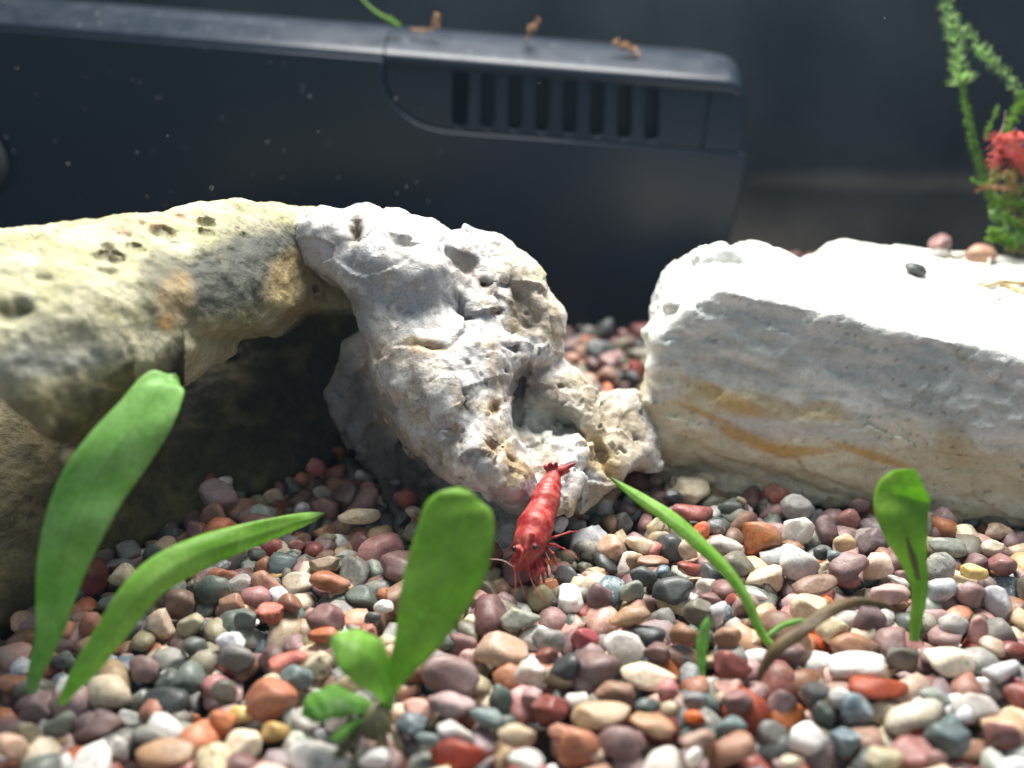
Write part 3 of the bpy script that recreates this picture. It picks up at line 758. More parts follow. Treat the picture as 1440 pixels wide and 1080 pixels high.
# stones one can tell apart in the photograph: kind, then x, y, width, height and tilt there
SEEN = '''
lilac 827 765 62 60 20|white 800 722 36 30 0|lilac 786 738 30 26 0|white 822 722 34 26 20|clear 812 742 30 24 0|peach 857 776 40 46 0|white 848 716 48 32 -15|peach 860 692 30 24 0|speck 828 684 42 34 0|streak 873 738 30 38 35|honey 900 766 42 24 10|slate 939 772 46 46 0|honey 968 774 34 30 0|slate 904 812 40 28 0|blue 932 806 28 20 0
slate 945 834 62 42 -15|plum 845 838 42 40 0|pale_green 889 835 38 38 0|white 800 842 44 48 0|olive 757 842 38 42 0|green_speck 731 872 56 40 0|orange 885 868 60 36 -5|grey 770 900 48 38 0|crimson 822 898 42 32 15|slate 912 894 54 32 0|brown 962 892 40 30 0|terracotta 997 695 48 36 10
green_slate 1028 717 40 40 0|maroon 977 722 62 32 10|speck 954 681 38 28 20|cream 990 674 34 22 0|slate 947 700 28 22 15|plum 927 697 30 30 40|plum 912 671 40 24 10|brown 890 677 26 26 0|speck_tan 925 740 36 32 0|grey_speck 1008 741 30 24 0|red 985 750 24 32 30|clear 1020 768 46 28 0
olive_dark 1037 795 46 40 0|maroon 970 800 40 26 10|clear 992 822 28 22 0|olive_dark 982 862 44 40 0|lilac 1008 862 28 36 20|brown 1025 899 40 34 0|brown 915 789 48 18 0|tan 893 787 26 22 0|plum 1000 845 34 24 0|blue 871 711 18 16 0
sienna 1066 760 66 54 10|white 1120 746 50 46 0|white 1121 792 66 46 28|red 1093 694 38 32 0|plum 1150 697 34 34 0|pale_grey 1120 713 46 34 15|plum 1210 711 30 24 0|maroon 1196 733 36 32 20|plum 1162 748 36 46 0|honey 1187 765 34 30 0|plum_grey 1227 760 46 46 0|teal 1173 784 28 22 0|slate 1155 778 24 20 0
plum 1193 797 52 40 -20|brown 1143 823 64 28 -12|peach 1234 798 46 42 0|cream 1140 856 60 42 0|cream 1172 887 44 44 0|pink 1254 838 56 36 0|plum_grey 1220 874 46 50 0|brown 1204 912 70 40 10|mauve 1323 737 42 42 30|terracotta 1334 709 40 28 0|pink 1370 718 36 26 0|terracotta 1404 720 36 30 0|honey 1344 727 26 24 0
grey_green 1334 770 54 30 10|streak 1323 798 54 40 15|yellow 1368 804 42 22 0|cream 1396 770 36 22 0|peach 1401 748 42 26 0|cream 1359 751 38 26 0|glass 1321 834 42 50 0|mauve 1364 839 46 46 0|lilac 1404 848 38 60 -25|red_pink 1376 887 32 40 0|maroon 1409 793 38 34 0|clear 1342 880 42 34 0
peach 706 918 74 54 0|plum 636 953 92 50 28|mauve 633 993 68 36 10|pink 590 999 52 32 10|teal 689 1009 56 26 15|green_slate 705 988 34 54 0|plum 843 942 70 46 0|slate 800 938 50 34 -25|clear 878 913 66 46 20|cream 913 950 76 32 5|brown 864 977 56 44 0|red_pink 940 971 32 36 0|maroon 773 994 62 42 -30
white 813 987 34 32 0|tan 843 1005 84 34 -8|white 639 1032 56 34 20|brick 648 1061 86 42 0|honey 727 1035 58 36 0|terracotta 814 1054 56 60 0|terracotta 791 1033 40 30 0|plum 870 1050 62 58 0|orange 922 1019 72 34 10|teal 910 994 40 22 0|cream 942 998 26 22 0|white 741 1068 60 26 15|blue 581 1020 50 34 10|teal 604 1040 42 24 0
clear 745 948 48 38 0|mauve 750 980 36 34 0|plum 926 917 40 30 0|maroon 770 922 36 24 0|brick 1027 936 56 38 15|pale_grey 1197 935 94 36 -5|brick 1235 968 84 40 5|plum 1114 922 46 36 0|olive_dark 1270 926 54 38 0|cream 1336 931 76 40 5|lilac 1409 947 50 44 -25|blue_speck 1204 1000 50 48 -30|blue_speck 1186 1042 46 44 30|white 1134 1038 64 48 10
cream 1284 1013 84 48 -28|clear 1377 995 66 50 0|teal 1332 1040 60 48 0|maroon 1409 1037 50 54 0|terracotta 1030 1056 80 42 -28|teal 1027 1021 42 34 0|brown 982 1042 52 32 0|grey_speck 978 986 38 26 0|red 978 1009 36 20 0|plum 1034 985 48 36 0|mauve 1100 992 40 46 20|grey 1145 977 44 34 0|white 1183 983 36 30 0|green_slate 1159 1006 28 40 -15
white 976 1066 24 28 10|grey 1086 1037 50 46 0|pale_green 1315 982 48 26 20|cream 1114 1072 38 22 0|olive 1238 1066 56 36 0|plum 1318 1066 34 24 0|cream 172 809 42 32 -8|brown 252 852 50 46 -20|peach 227 883 48 48 20|olive 269 880 40 34 -20|green_slate 276 913 44 34 15|cream 154 976 66 48 10|slate 233 989 70 46 0
terracotta 91 890 34 34 30|terracotta 131 884 38 46 20|peach 33 877 38 36 0|mauve 52 995 54 48 -35|green_slate 91 926 34 28 0|pale_grey 186 1011 42 26 25|plum 132 1027 74 42 -12|orange 233 1060 90 36 0|grey 217 1033 60 30 0|peach 16 1052 44 42 0|white 164 1054 36 50 10|plum 202 942 48 38 0|grey 239 932 50 40 0|olive 38 1030 34 34 0|terracotta 19 960 50 26 0
green_slate 305 831 62 54 -15|terracotta 375 823 42 40 0|brown 325 849 46 30 -10|red 382 864 46 30 10|terracotta 462 817 56 28 5|tan 458 793 48 28 0|plum 457 869 62 40 0|brown 410 852 34 34 0|green_slate 349 871 36 36 0|lilac 325 902 44 24 0|grey 331 929 54 44 0|red_pink 404 930 62 28 -15|teal 418 953 48 34 20|speck_tan 448 935 46 40 20|cream 386 965 42 38 20
olive_dark 314 975 42 34 0|yellow 344 1006 42 38 20|mustard 385 1031 46 34 0|cream 341 1053 58 50 0|pale_grey 448 1064 88 44 8|terracotta 308 1020 42 46 30|slate 525 871 28 24 0|pale_grey 540 853 28 18 0|terracotta 454 893 46 22 -10|tan 489 964 50 34 0|white 473 1008 36 40 20|white 530 1068 50 26 -15|red 517 888 30 20 0
plum 459 712 42 36 25|cream 508 725 58 26 -5|white 513 671 28 24 20|brick 446 657 34 24 25|brick 472 667 38 24 -30|terracotta 478 636 26 24 0|cream 455 694 30 20 10|lilac 424 715 24 18 0|peach 483 686 22 12 0|pink 519 688 24 20 20
'''
def seen_list():
    out = []
    for tok in SEEN.replace('\n', '|').split('|'):
        if tok.strip():
            k, *v = tok.split()
            out.append((k,) + tuple(float(t) for t in v))
    return out
def seen_stone(i, kind, px, py, w, h, tilt, lift=0.0):
    """place, turn and axis lengths of a stone seen in the photograph"""
    c = ground(px, py, lift)
    d = proj(c)[2]
    W_, H_ = w / FPX * d, h / FPX * d
    dep = .80 * (W_ + H_) / 2
    t = math.sqrt(max(H_ ** 2 - (dep * .54) ** 2, (.5 * H_) ** 2)) / .84
    rot = Matrix.Rotation(math.radians(-tilt), 3, Vector((0, -SP * 0 - 1, 0))) @ Matrix.Rotation(math.radians(8 * math.sin(i * 2.3)), 3, 'X')
    return c, rot.to_quaternion(), (W_, dep, t)
# resting places of the other stones, settled beforehand by letting them fall:
# x, y, z in hundredths, the turn (w, x, y, z) in fiftieths, shape, size in hundredths
REST = [
-260,779,-25,35,33,-14,3,0,72, -560,1003,-20,11,-16,45,12,20,67, 320,883,-26,32,6,-21,32,16,72, -152,811,-46,9,-3,15,47,12,72, -47,1045,-5,6,4,-35,35,10,72, 
293,820,-41,44,11,-12,18,16,63, -142,1021,-15,12,43,-24,1,25,72, -469,930,-48,45,11,10,15,12,65, -25,930,-25,28,7,4,40,24,66, -183,857,-32,13,-12,41,-22,8,50, 
-486,846,-47,16,-42,-19,9,7,67, 397,701,-19,48,0,-3,13,1,52, 270,1238,-25,40,25,-17,-1,13,72, -589,962,-47,4,-41,-27,-11,15,56, -138,966,-17,15,-5,12,-46,9,65, 
-394,1079,-37,7,-32,16,34,23,72, -181,1080,-29,8,2,17,-46,16,66, -119,827,-27,8,-11,13,46,15,50, 503,934,-46,36,28,-10,-18,23,58, -96,853,-38,35,26,-10,22,21,71, 
6,1035,-27,27,-17,-14,36,15,58, -433,1188,-2,33,33,-5,17,21,69, -493,808,-48,16,-45,9,13,13,46, -291,691,-43,27,32,10,-25,5,72, 534,1064,-29,24,11,40,-13,6,66, 
-374,1145,-27,47,-4,-16,2,6,64, -419,699,-34,27,33,14,22,18,58, 334,1014,-29,18,34,32,-1,25,60, -79,934,-30,33,6,14,-35,15,47, -344,756,-52,14,10,10,46,22,51, 
-150,762,-49,48,-8,-9,4,23,43, 458,894,-34,44,-1,4,24,12,56, -475,750,-31,22,-12,34,27,4,45, -207,1027,-31,16,14,17,42,3,58, -418,1124,-23,7,-29,37,-14,6,64, 
176,763,-44,25,5,40,16,15,49, -129,1111,-17,13,6,-37,-30,10,56, -220,799,-47,12,48,-9,-1,16,49, -64,894,-38,6,-14,-32,36,20,50, -190,975,-30,46,-13,13,9,3,46, 
-204,1163,-38,31,-39,-5,-5,12,72, 357,861,-47,11,7,2,-48,25,54, 148,684,-30,46,9,-10,15,0,58, -98,1094,-31,18,26,-22,-32,15,51, -544,959,-44,12,-45,-16,9,15,51, 
-229,1203,-23,42,16,-20,10,7,72, -324,821,-48,13,7,2,-48,25,51, -563,878,-48,19,-14,44,-4,18,48, -221,764,-35,10,44,-22,0,2,44, 317,989,-45,1,-6,-46,-18,17,64, 
202,830,-36,23,10,1,-44,0,41, -439,979,-24,11,23,-26,-34,18,51, 597,1150,-25,24,-16,38,-15,25,53, 203,866,-44,47,9,11,-10,10,55, 431,982,-50,33,23,15,26,20,45, 
-544,762,-47,15,45,-17,2,25,64, 546,767,-48,11,-47,10,-5,4,61, -281,1015,-36,23,43,-10,2,3,47, -208,955,-47,17,9,-46,1,25,64, -342,1115,-47,30,37,2,-16,12,55, 
93,739,-47,41,-12,6,-25,5,59, 258,800,-48,29,12,-10,-38,13,43, -475,1018,-31,21,44,-7,-6,3,46, -98,733,-50,33,24,23,17,12,52, -123,928,-34,21,-19,-36,20,8,41, 
340,1177,-42,33,31,-15,15,3,54, 333,820,-47,21,-18,-22,35,16,52, -357,1011,-37,4,-4,-33,37,13,45, 208,763,-36,3,-12,-48,6,7,50, -260,1212,-17,11,-42,6,-23,19,72, 
-469,734,-50,34,37,-1,5,23,42, -482,1062,-24,7,20,-33,31,20,45, -7,735,-48,41,-4,6,-27,25,50, -180,784,-53,38,-1,-9,31,7,45, 546,832,-51,13,43,-22,4,24,43, 
483,728,-50,29,32,-22,14,17,36, -537,840,-45,6,-12,-24,-42,17,45, 661,1019,-47,49,6,6,-7,18,48, 563,790,-35,42,23,5,-12,12,50, -277,867,-47,0,43,-21,-15,20,52, 
293,955,-32,5,-7,42,-26,1,54, -532,1079,-25,11,-10,-8,47,15,45, -437,1056,-31,29,-41,0,3,15,39, 282,893,-36,1,-36,33,-10,18,44, 566,879,-32,11,2,-2,49,14,36, 
202,794,-47,17,45,-13,4,10,59, -277,1113,-46,46,-3,-11,16,17,57, -200,826,-47,29,2,16,37,23,48, 285,869,-48,48,15,4,1,5,59, -402,1199,-37,0,-24,41,-17,13,65, 
589,884,-47,12,-4,44,19,10,48, -147,916,-43,10,-20,-21,39,18,39, 76,1034,-39,42,24,-12,-8,14,45, 270,1037,-43,19,14,-26,36,13,48, 544,1193,-46,9,-46,13,-10,25,58, 
512,821,-50,12,48,7,3,16,39, -69,996,-34,23,-2,26,36,12,50, 471,815,-48,17,-10,28,-37,16,46, -157,1184,1,25,26,-31,15,14,46, 190,1860,-14,10,3,32,-37,15,68, 
-224,742,-48,14,-48,-1,-4,14,43, -28,814,-52,6,24,-42,-8,17,48, 245,815,-34,3,20,-37,27,5,44, -133,874,-38,43,9,-3,25,21,43, 250,1009,-48,48,-11,2,9,12,60, 
54,854,-48,48,-9,1,-11,12,55, -598,888,-52,6,46,-11,16,25,39, 72,942,-50,6,17,43,-17,20,42, 556,880,-50,22,-2,39,22,23,37, -433,1154,-16,32,15,35,-8,18,49, 
18,792,-49,15,31,36,-1,5,45, -211,915,-53,6,-9,-13,47,11,43, -516,885,-53,12,36,31,10,9,50, -185,922,-39,31,35,16,7,3,44, -260,894,-43,29,-32,-12,-22,5,45, 
-540,809,-49,13,-38,29,7,6,49, -57,1130,-18,29,-36,19,5,21,38, 310,942,-30,15,-45,-16,-2,10,41, 173,915,-41,3,6,9,-49,13,58, -465,902,-51,3,47,3,15,12,37, 
-95,1028,-41,27,16,-2,-39,23,65, 218,1993,-13,14,-31,29,-22,6,72, -133,707,-44,47,-12,-11,6,15,57, -347,842,-53,10,-27,41,-1,4,36, 486,876,-46,9,18,-45,-11,14,50, 
15,1004,-50,5,4,-47,15,16,44, 463,1004,-53,17,0,16,-44,14,39, 157,1069,-43,40,-18,-24,0,13,48, -467,1130,-48,46,14,4,14,0,59, 372,1237,-32,19,15,-1,-44,4,46, 
-468,682,-34,17,-10,35,-30,8,53, 303,777,-51,16,15,34,29,12,44, 525,1151,-36,13,41,12,23,14,58, -271,971,-35,11,-22,43,5,0,46, -3,955,-43,0,-36,25,25,6,62, 
-342,1150,-41,27,-9,39,-12,25,52, -455,973,-45,21,-26,-33,18,1,55, -495,998,-44,26,-8,-23,-35,25,42, 454,1034,-44,21,-7,-9,44,22,54, -357,905,-50,8,7,8,-48,1,48, 
166,981,-49,11,-11,47,9,20,44, 396,1226,-46,14,-29,-8,37,14,53, -469,819,-45,21,10,-43,10,17,46, 585,1186,-47,21,15,-38,-21,15,50, 207,1809,-23,5,41,29,-2,17,72, 
-312,873,-50,8,43,20,13,24,45, -350,939,-51,44,14,2,-20,12,46, 329,714,-49,4,4,-34,36,15,34, -304,906,-51,6,41,-25,-11,10,39, 378,917,-51,21,28,27,23,12,44, 
-493,966,-46,33,-10,-30,19,11,51, -215,1124,-48,29,34,-9,-21,12,55, 458,847,-54,10,-46,17,-6,4,31, 282,936,-49,14,-21,27,34,5,48, -284,938,-49,19,-12,-24,-38,7,42, 
-111,1003,-33,14,-9,9,46,5,50, -257,921,-48,31,-31,21,-8,7,55, -222,990,-42,28,23,34,4,25,55, -34,1035,-37,13,44,18,8,24,49, -202,768,-47,1,31,31,-25,18,36, 
-451,1132,-23,42,-16,8,-21,13,42, -415,814,-52,8,48,-3,-12,6,40, -474,785,-49,32,38,-7,3,7,40, -460,876,-51,39,-11,-26,-12,6,36, 635,952,-48,5,-42,-25,8,23,47, 
-256,1327,-42,11,29,13,37,13,53, 178,849,-43,5,31,11,37,20,43, -486,1094,-32,5,34,36,-2,17,50, 271,1152,-46,3,-22,-44,8,25,51, -86,765,-46,19,-15,8,43,19,55, 
-36,996,-33,37,-29,15,-7,3,43, 226,916,-52,14,-47,5,-8,16,35, 235,884,-52,48,-9,-5,-8,1,44, 504,1019,-44,33,-29,-2,-25,3,51, 398,805,-47,40,-14,-3,27,25,43, 
-15,1012,-48,9,-25,40,-14,15,49, -50,867,-39,3,0,-10,49,14,31, -339,1240,-41,2,-47,2,-17,19,60, 360,995,-52,40,-11,-3,28,1,40, -319,1054,-48,4,-28,39,-14,11,59, 
132,742,-51,9,-45,21,1,4,42, 534,1038,-49,4,45,-20,10,15,46, -89,969,-36,47,-3,2,-17,24,46, 57,830,-54,5,-5,-13,-48,22,43, 522,967,-49,31,-38,-13,2,8,46, 
496,989,-47,16,2,33,34,23,47, 129,1029,-51,6,-47,-3,14,6,41, -154,861,-53,10,-31,37,-8,9,40, -341,1062,-42,21,-23,25,30,8,37, -366,1234,-32,28,23,-33,-7,5,53, 
190,1261,-51,6,-1,22,-44,16,34, -507,730,-51,3,7,27,41,20,38, -514,825,-47,21,18,10,-40,7,42, -357,808,-52,32,-2,-16,35,20,30, 142,1000,-51,10,-46,-9,-15,23,42, 
599,1036,-45,5,-5,-6,-49,1,72, -391,932,-51,49,-7,-6,-6,7,55, -58,1054,-40,30,9,18,34,25,56, -301,989,-43,34,35,3,12,21,43, -367,1181,-30,36,28,20,-5,20,50, 
-532,918,-50,8,23,-40,-17,12,45, 485,701,-46,23,-1,33,-30,12,46, -503,764,-51,33,6,14,34,4,40, 406,785,-53,16,-13,5,45,24,32, 491,798,-49,15,45,7,13,3,45, 
117,1053,-49,28,1,-13,39,18,44, 255,900,-48,44,-10,10,-19,0,54, 64,998,-46,17,-8,30,-36,22,51, -182,1004,-44,23,4,39,-20,4,56, -364,1072,-50,10,34,-34,-10,6,46, 
-541,871,-52,3,-37,32,9,4,39, 99,1011,-48,36,4,11,-32,18,51, -183,1038,-35,18,44,-2,-16,23,46, -346,1260,-23,35,-33,8,-10,0,41, 493,686,-27,11,-17,15,43,11,48, 
222,821,-49,48,-3,-8,10,24,45, 208,2056,-6,15,-40,25,-8,2,72, -123,903,-46,46,-13,-14,-8,13,42, 395,1005,-47,17,-46,4,-7,17,59, -246,1138,-48,46,-4,16,10,16,40, 
-154,960,-50,26,18,-35,-16,10,45, -398,1113,-44,3,22,-32,32,19,66, -271,1154,-48,19,13,-44,-4,3,48, -580,909,-51,21,2,18,42,11,46, -392,960,-54,6,11,47,13,9,43, 
198,1780,-34,2,49,-7,2,0,50, 300,2025,-27,11,12,26,-40,18,65, 154,2056,-21,27,-33,1,-26,5,68, -387,1021,-30,3,-35,28,-22,20,46, 262,743,-56,48,11,0,-8,19,30, 
25,911,-53,21,-5,-6,45,22,37, 80,888,-53,17,20,-37,-21,10,40, 44,962,-52,13,39,27,-6,21,34, -509,1060,-45,41,28,1,-7,10,60, -289,918,-53,41,13,3,-25,11,36, 
577,936,-46,3,45,18,-10,10,53, -316,1203,-48,12,12,45,12,10,53, -309,1267,-26,26,2,-38,-20,18,41, 153,2133,-16,42,8,0,25,24,61, 48,1066,-48,6,-15,38,27,0,46, 
281,1886,-37,38,-28,14,11,15,60, -391,837,-38,1,5,-24,-43,23,26, -249,721,-53,1,-7,29,40,8,30, -240,885,-50,8,46,4,18,3,42, -279,1052,-48,42,0,7,-26,21,60, 
246,1930,-39,13,35,-16,29,17,64, 536,922,-56,6,-21,-45,-5,1,26, 109,985,-54,27,12,7,-40,24,31, -294,1169,-44,39,-6,-22,23,19,45, 326,782,-52,15,29,26,28,24,37, 
-493,908,-55,37,1,7,33,21,26, -242,780,-51,30,9,-12,-37,0,46, 235,1050,-45,29,-8,5,39,17,56, 369,822,-50,39,-16,-11,-25,6,43, -519,1019,-38,9,0,-26,-42,25,41, 
597,916,-49,9,-26,30,-28,11,46, 257,1083,-50,16,-45,-15,-1,16,44, 516,855,-51,3,-16,47,6,22,48, 474,922,-49,9,-40,29,-1,4,51, -345,1191,-49,8,17,44,-13,20,45, 
-5,798,-51,8,41,26,9,7,43, -427,895,-49,22,-12,5,43,2,42, -105,949,-47,0,-12,-8,-48,6,49, -40,970,-32,2,48,-11,-8,17,43, 209,995,-48,39,10,24,-16,16,37, 
-310,1131,-47,11,14,-31,-35,18,43, -357,1086,-37,9,17,-41,20,4,34, 117,942,-54,10,-10,-27,40,16,25, 174,1126,-46,27,-4,35,24,5,60, -99,701,-49,45,-11,-13,15,8,41, 
-467,1044,-37,13,32,-36,0,4,38, 172,1826,-34,35,-18,10,-29,7,57, 619,924,-51,15,37,30,0,0,41, 346,1080,-51,42,15,-2,-22,4,41, 710,1096,-50,9,48,-2,-10,9,45, 
-330,1277,-20,19,-35,-16,26,8,37, 265,1828,-48,2,-37,-22,-26,3,48, -309,1112,-39,5,9,-35,34,21,32, 148,712,-49,41,-12,-1,-25,14,53, 273,965,-49,40,-24,-4,18,8,42, 
-411,1031,-43,24,-3,41,-15,2,55, 476,1042,-50,14,-9,-7,47,24,45, 613,1086,-48,2,40,-29,-4,1,66, -44,734,-42,33,-21,19,-24,18,43, -28,757,-52,25,-13,9,40,21,36, 
-351,974,-50,8,46,-18,0,17,56, 152,825,-45,4,19,-38,-26,20,36, 458,934,-30,44,-19,-14,-5,16,30, -280,1276,-33,1,-24,-44,-6,25,42, 239,2144,-26,27,-40,-8,-7,3,59, 
-446,699,-34,35,4,22,-28,8,25, 351,792,-52,14,-10,7,46,12,40, -109,828,-51,15,-29,27,27,20,26, 447,875,-52,1,-2,10,49,19,51, -393,874,-53,44,7,-5,22,7,41, 
-448,1078,-45,8,11,47,9,21,57, -30,709,-49,12,9,-14,-46,14,45, 462,751,-46,22,9,-33,-29,12,55, -595,857,-53,10,38,25,18,3,33, 27,941,-52,15,15,-28,-35,0,38, 
84,983,-52,40,4,5,-30,22,43, 668,1095,-54,6,-19,-45,6,19,43, 743,1148,-51,9,22,-43,-10,15,41, 240,1163,-48,32,2,9,37,17,47, 655,981,-52,12,-46,16,2,9,47, 
523,1028,-33,48,12,6,2,24,25, -353,789,-57,2,-7,13,-48,19,20, -384,820,-52,5,35,35,5,17,45, -523,1002,-53,2,19,-46,9,17,41, 593,990,-52,9,16,-11,45,6,35, 
554,1055,-49,17,-11,7,45,4,46, -239,1099,-53,34,7,7,36,19,49, 387,1153,-45,34,-19,-1,-31,16,57, 250,704,-47,36,0,12,33,13,41, 45,794,-46,0,26,-27,-33,16,43, 
153,793,-46,37,-27,-13,-14,18,45, -93,905,-53,0,-7,-14,48,11,41, 706,1176,-53,43,17,-1,-18,11,39, 129,1855,-35,15,-44,9,-17,13,48, 180,708,-46,27,-28,28,12,20,40, 
-96,1069,-49,11,48,10,-3,20,39, 564,1086,-34,8,-18,26,-38,16,40, 734,1118,-53,5,16,39,26,10,40, 132,1190,-54,3,-49,-2,-7,17,35, -245,1009,-43,7,-14,-27,-39,0,47, 
45,1040,-39,19,26,-13,-36,12,29, -281,748,-49,14,8,-15,-45,15,38, 44,1012,-43,29,-25,-26,-17,18,45, 665,1072,-53,8,-18,-46,-5,7,30, 176,1217,-51,41,-11,-2,26,1,48, 
252,1219,-51,9,44,-20,8,10,36, 352,737,-55,17,-1,-9,46,1,28, 298,747,-52,24,-8,-15,-41,0,45, 358,762,-52,16,-27,-39,-3,23,38, 84,822,-53,1,-44,17,-17,23,33, 
-335,867,-54,24,-6,-12,42,19,38, 72,918,-52,12,-7,6,48,9,41, 384,1110,-50,6,33,34,14,11,50, 550,941,-46,14,34,-34,-5,8,46, 444,1153,-51,47,7,-4,16,1,43, 
253,1796,-50,9,-27,-40,9,10,42, 553,995,-49,44,15,3,-17,14,41, -353,1217,-39,23,31,-18,26,18,34, -93,1148,-18,36,21,26,-9,21,29, -63,960,-32,35,8,13,-33,8,28, 
475,1224,-54,2,5,48,11,0,29, 572,1112,-33,27,-4,10,41,20,34, -582,931,-53,28,28,-30,0,25,27, -166,886,-44,20,-12,44,6,21,30, -107,942,-27,9,40,-28,7,15,23, 
-76,1032,-24,17,40,-9,-24,9,30, 432,812,-54,12,7,1,48,21,38, -51,863,-54,27,4,10,41,19,42, -60,931,-49,10,29,-39,-7,7,49, 282,1017,-54,13,17,-23,-39,5,31, 
290,1077,-48,5,-41,25,-11,12,45, -278,1187,-48,31,-14,-13,34,16,47, 232,796,-51,12,-23,-26,34,8,37, 208,898,-48,47,0,13,9,20,42, -317,1174,-49,27,29,31,0,2,40, 
679,993,-35,19,22,-38,-14,12,61, -210,1224,-46,9,19,-45,6,16,55, 136,1945,-32,2,42,-26,6,18,51, -144,1160,-11,23,-44,-5,-3,11,29, 285,844,-49,5,-28,29,29,25,32, 
258,845,-49,20,31,-33,-6,18,43, -240,1172,-50,21,3,-8,45,3,41, -501,703,-50,1,-2,-48,-13,20,38, -622,889,-51,8,-28,39,-10,9,55, 355,969,-54,3,9,-47,16,16,29, 
440,1062,-48,6,-2,32,-38,17,51, -291,1087,-48,26,41,3,11,14,38, 111,924,-54,11,-27,-41,-2,0,26, 56,1093,-51,25,-10,4,42,1,45, -308,1080,-39,8,-16,43,-18,2,30, 
572,1137,-47,1,26,25,-34,12,44, 293,1187,-40,46,-4,-12,16,19,51, 394,1190,-46,25,-11,30,-29,25,39, 183,2027,-34,27,-19,-15,-35,14,54, 288,702,-40,13,37,-31,-3,12,42, 
565,862,-50,20,10,-10,-44,3,34, -153,984,-35,9,-13,-47,7,25,44, -159,1142,-12,16,-12,46,-4,24,24, -56,1163,-12,34,36,9,-2,16,22, 269,759,-53,45,-1,6,21,22,38, 
-164,918,-54,47,1,10,-13,1,34, 92,956,-55,12,47,8,6,15,26, -259,1088,-47,10,8,23,-43,25,34, -65,754,-52,13,-45,-17,-3,2,45, 149,763,-47,39,11,-26,-13,18,39, 
-559,926,-54,7,-7,-1,-49,21,39, -518,946,-53,46,14,-3,15,22,46, -111,754,-53,38,-7,12,-30,0,31, -361,1252,-22,36,-23,11,-23,7,36, 322,2128,-12,49,6,-9,-5,21,61, 
-85,1132,-22,21,7,-38,-24,5,28, -549,933,-39,11,16,-46,2,4,29, -416,997,-30,1,38,-4,32,20,25, -572,849,-54,9,7,-42,-25,10,36, 32,1032,-53,43,13,4,22,22,43, 
181,1029,-56,1,-29,-40,-8,1,30, -218,712,-50,45,12,4,-17,4,41, -23,837,-55,1,0,-39,-32,12,26, 251,935,-50,10,22,-42,-10,14,35, 592,1106,-36,27,16,37,10,9,51, 
-562,797,-52,33,-8,2,36,3,35, 572,819,-31,13,33,-24,-26,16,42, 325,2088,-21,4,-22,42,-17,23,68, 103,1077,-53,16,4,16,44,23,31, 673,1125,-54,36,-8,-7,33,0,28, 
-33,1145,-9,36,-27,22,0,21,23, -176,716,-50,18,44,17,-3,12,43, 89,861,-51,37,23,19,17,8,35, 413,944,-54,30,8,-7,-39,19,43, -437,1122,-49,26,12,1,-41,4,45, 
546,1119,-49,50,1,2,-4,21,58, 534,738,-49,4,-1,32,-38,6,44, 104,837,-52,16,9,-11,-46,14,36, -120,980,-48,40,30,-1,-6,23,53, -224,658,-21,1,-14,-2,-48,6,70, 
22,888,-54,5,3,-48,13,11,33, 302,1017,-49,32,-28,-14,21,22,42, 429,1015,-48,14,-16,-43,14,7,37, 101,1036,-38,17,-47,3,-4,17,23, -606,919,-54,18,-30,-25,25,15,23, 
345,1252,-41,15,-46,8,-11,25,28, -120,1159,-9,16,44,10,-15,14,24, -133,779,-55,29,8,22,33,21,21, 84,1091,-56,9,21,35,28,2,27, 524,718,-51,19,-43,18,3,15,37, 
545,901,-54,13,-34,-34,6,11,30, -518,974,-51,48,13,-6,5,23,40, -476,979,-50,40,-12,11,-26,10,36, 687,1035,-49,14,-8,-39,27,4,53, 257,2093,-42,2,-6,5,-49,3,72, 
459,700,-46,22,-34,8,-28,10,46, 243,770,-50,13,5,-16,45,8,36, -35,890,-50,5,12,-2,-48,12,50, 503,902,-53,26,4,15,40,4,32, -38,943,-47,43,4,25,-5,12,45, 
-557,1012,-49,48,-13,1,6,17,47, 502,1178,-48,3,29,-39,-11,16,45, -436,1219,6,10,-3,-5,49,6,37, 176,2165,-21,40,16,4,26,21,61, -223,1072,-43,1,26,39,18,15,37, 
-103,959,-30,1,-25,-40,-18,25,19, -133,733,-52,7,3,-41,27,16,31, -64,790,-50,14,-6,-12,46,13,34, -238,856,-47,26,36,-1,22,15,48, 136,931,-54,48,14,-2,-2,0,32, 
-417,1002,-51,16,-43,16,-11,8,37, 381,1065,-50,32,6,10,37,9,55, 704,1143,-54,15,32,-34,-10,2,40, 427,784,-50,43,4,11,-22,0,42, 161,951,-50,15,7,31,35,17,38, 
20,1058,-47,5,-46,15,-12,3,39, 166,1882,-35,37,32,-1,-10,21,59, 260,2014,-32,24,20,23,31,0,46, 113,765,-54,5,-4,-13,-48,22,40, -511,966,-41,12,21,-6,-43,12,19, 
105,909,-57,10,-49,-1,-4,17,19, -301,1038,-39,10,34,-23,-26,22,29, 90,689,-43,44,-5,11,21,13,56, 568,802,-52,4,-5,5,49,19,48, -55,969,-50,38,6,8,-31,12,51, 
-349,1034,-51,7,-3,9,-49,1,47, 287,1053,-51,38,-15,28,9,3,28, 413,1132,-52,32,36,-13,1,24,36, 52,766,-55,23,12,7,42,22,32, 129,827,-53,42,-4,-6,-26,21,43, 
-393,904,-52,2,-23,42,-13,0,38, 157,1036,-53,24,13,-9,-41,12,39, 471,1080,-47,15,36,8,30,17,51, -416,1165,-44,12,1,-33,36,20,56, 566,1158,-53,47,15,5,5,13,28, 
-311,1244,-48,19,-31,34,5,18,47, 157,1763,-47,16,-47,2,-1,9,65, 291,1963,-35,49,5,1,-9,1,38, -173,945,-53,15,-37,29,-10,7,37, 197,934,-50,47,15,0,-8,11,49, 
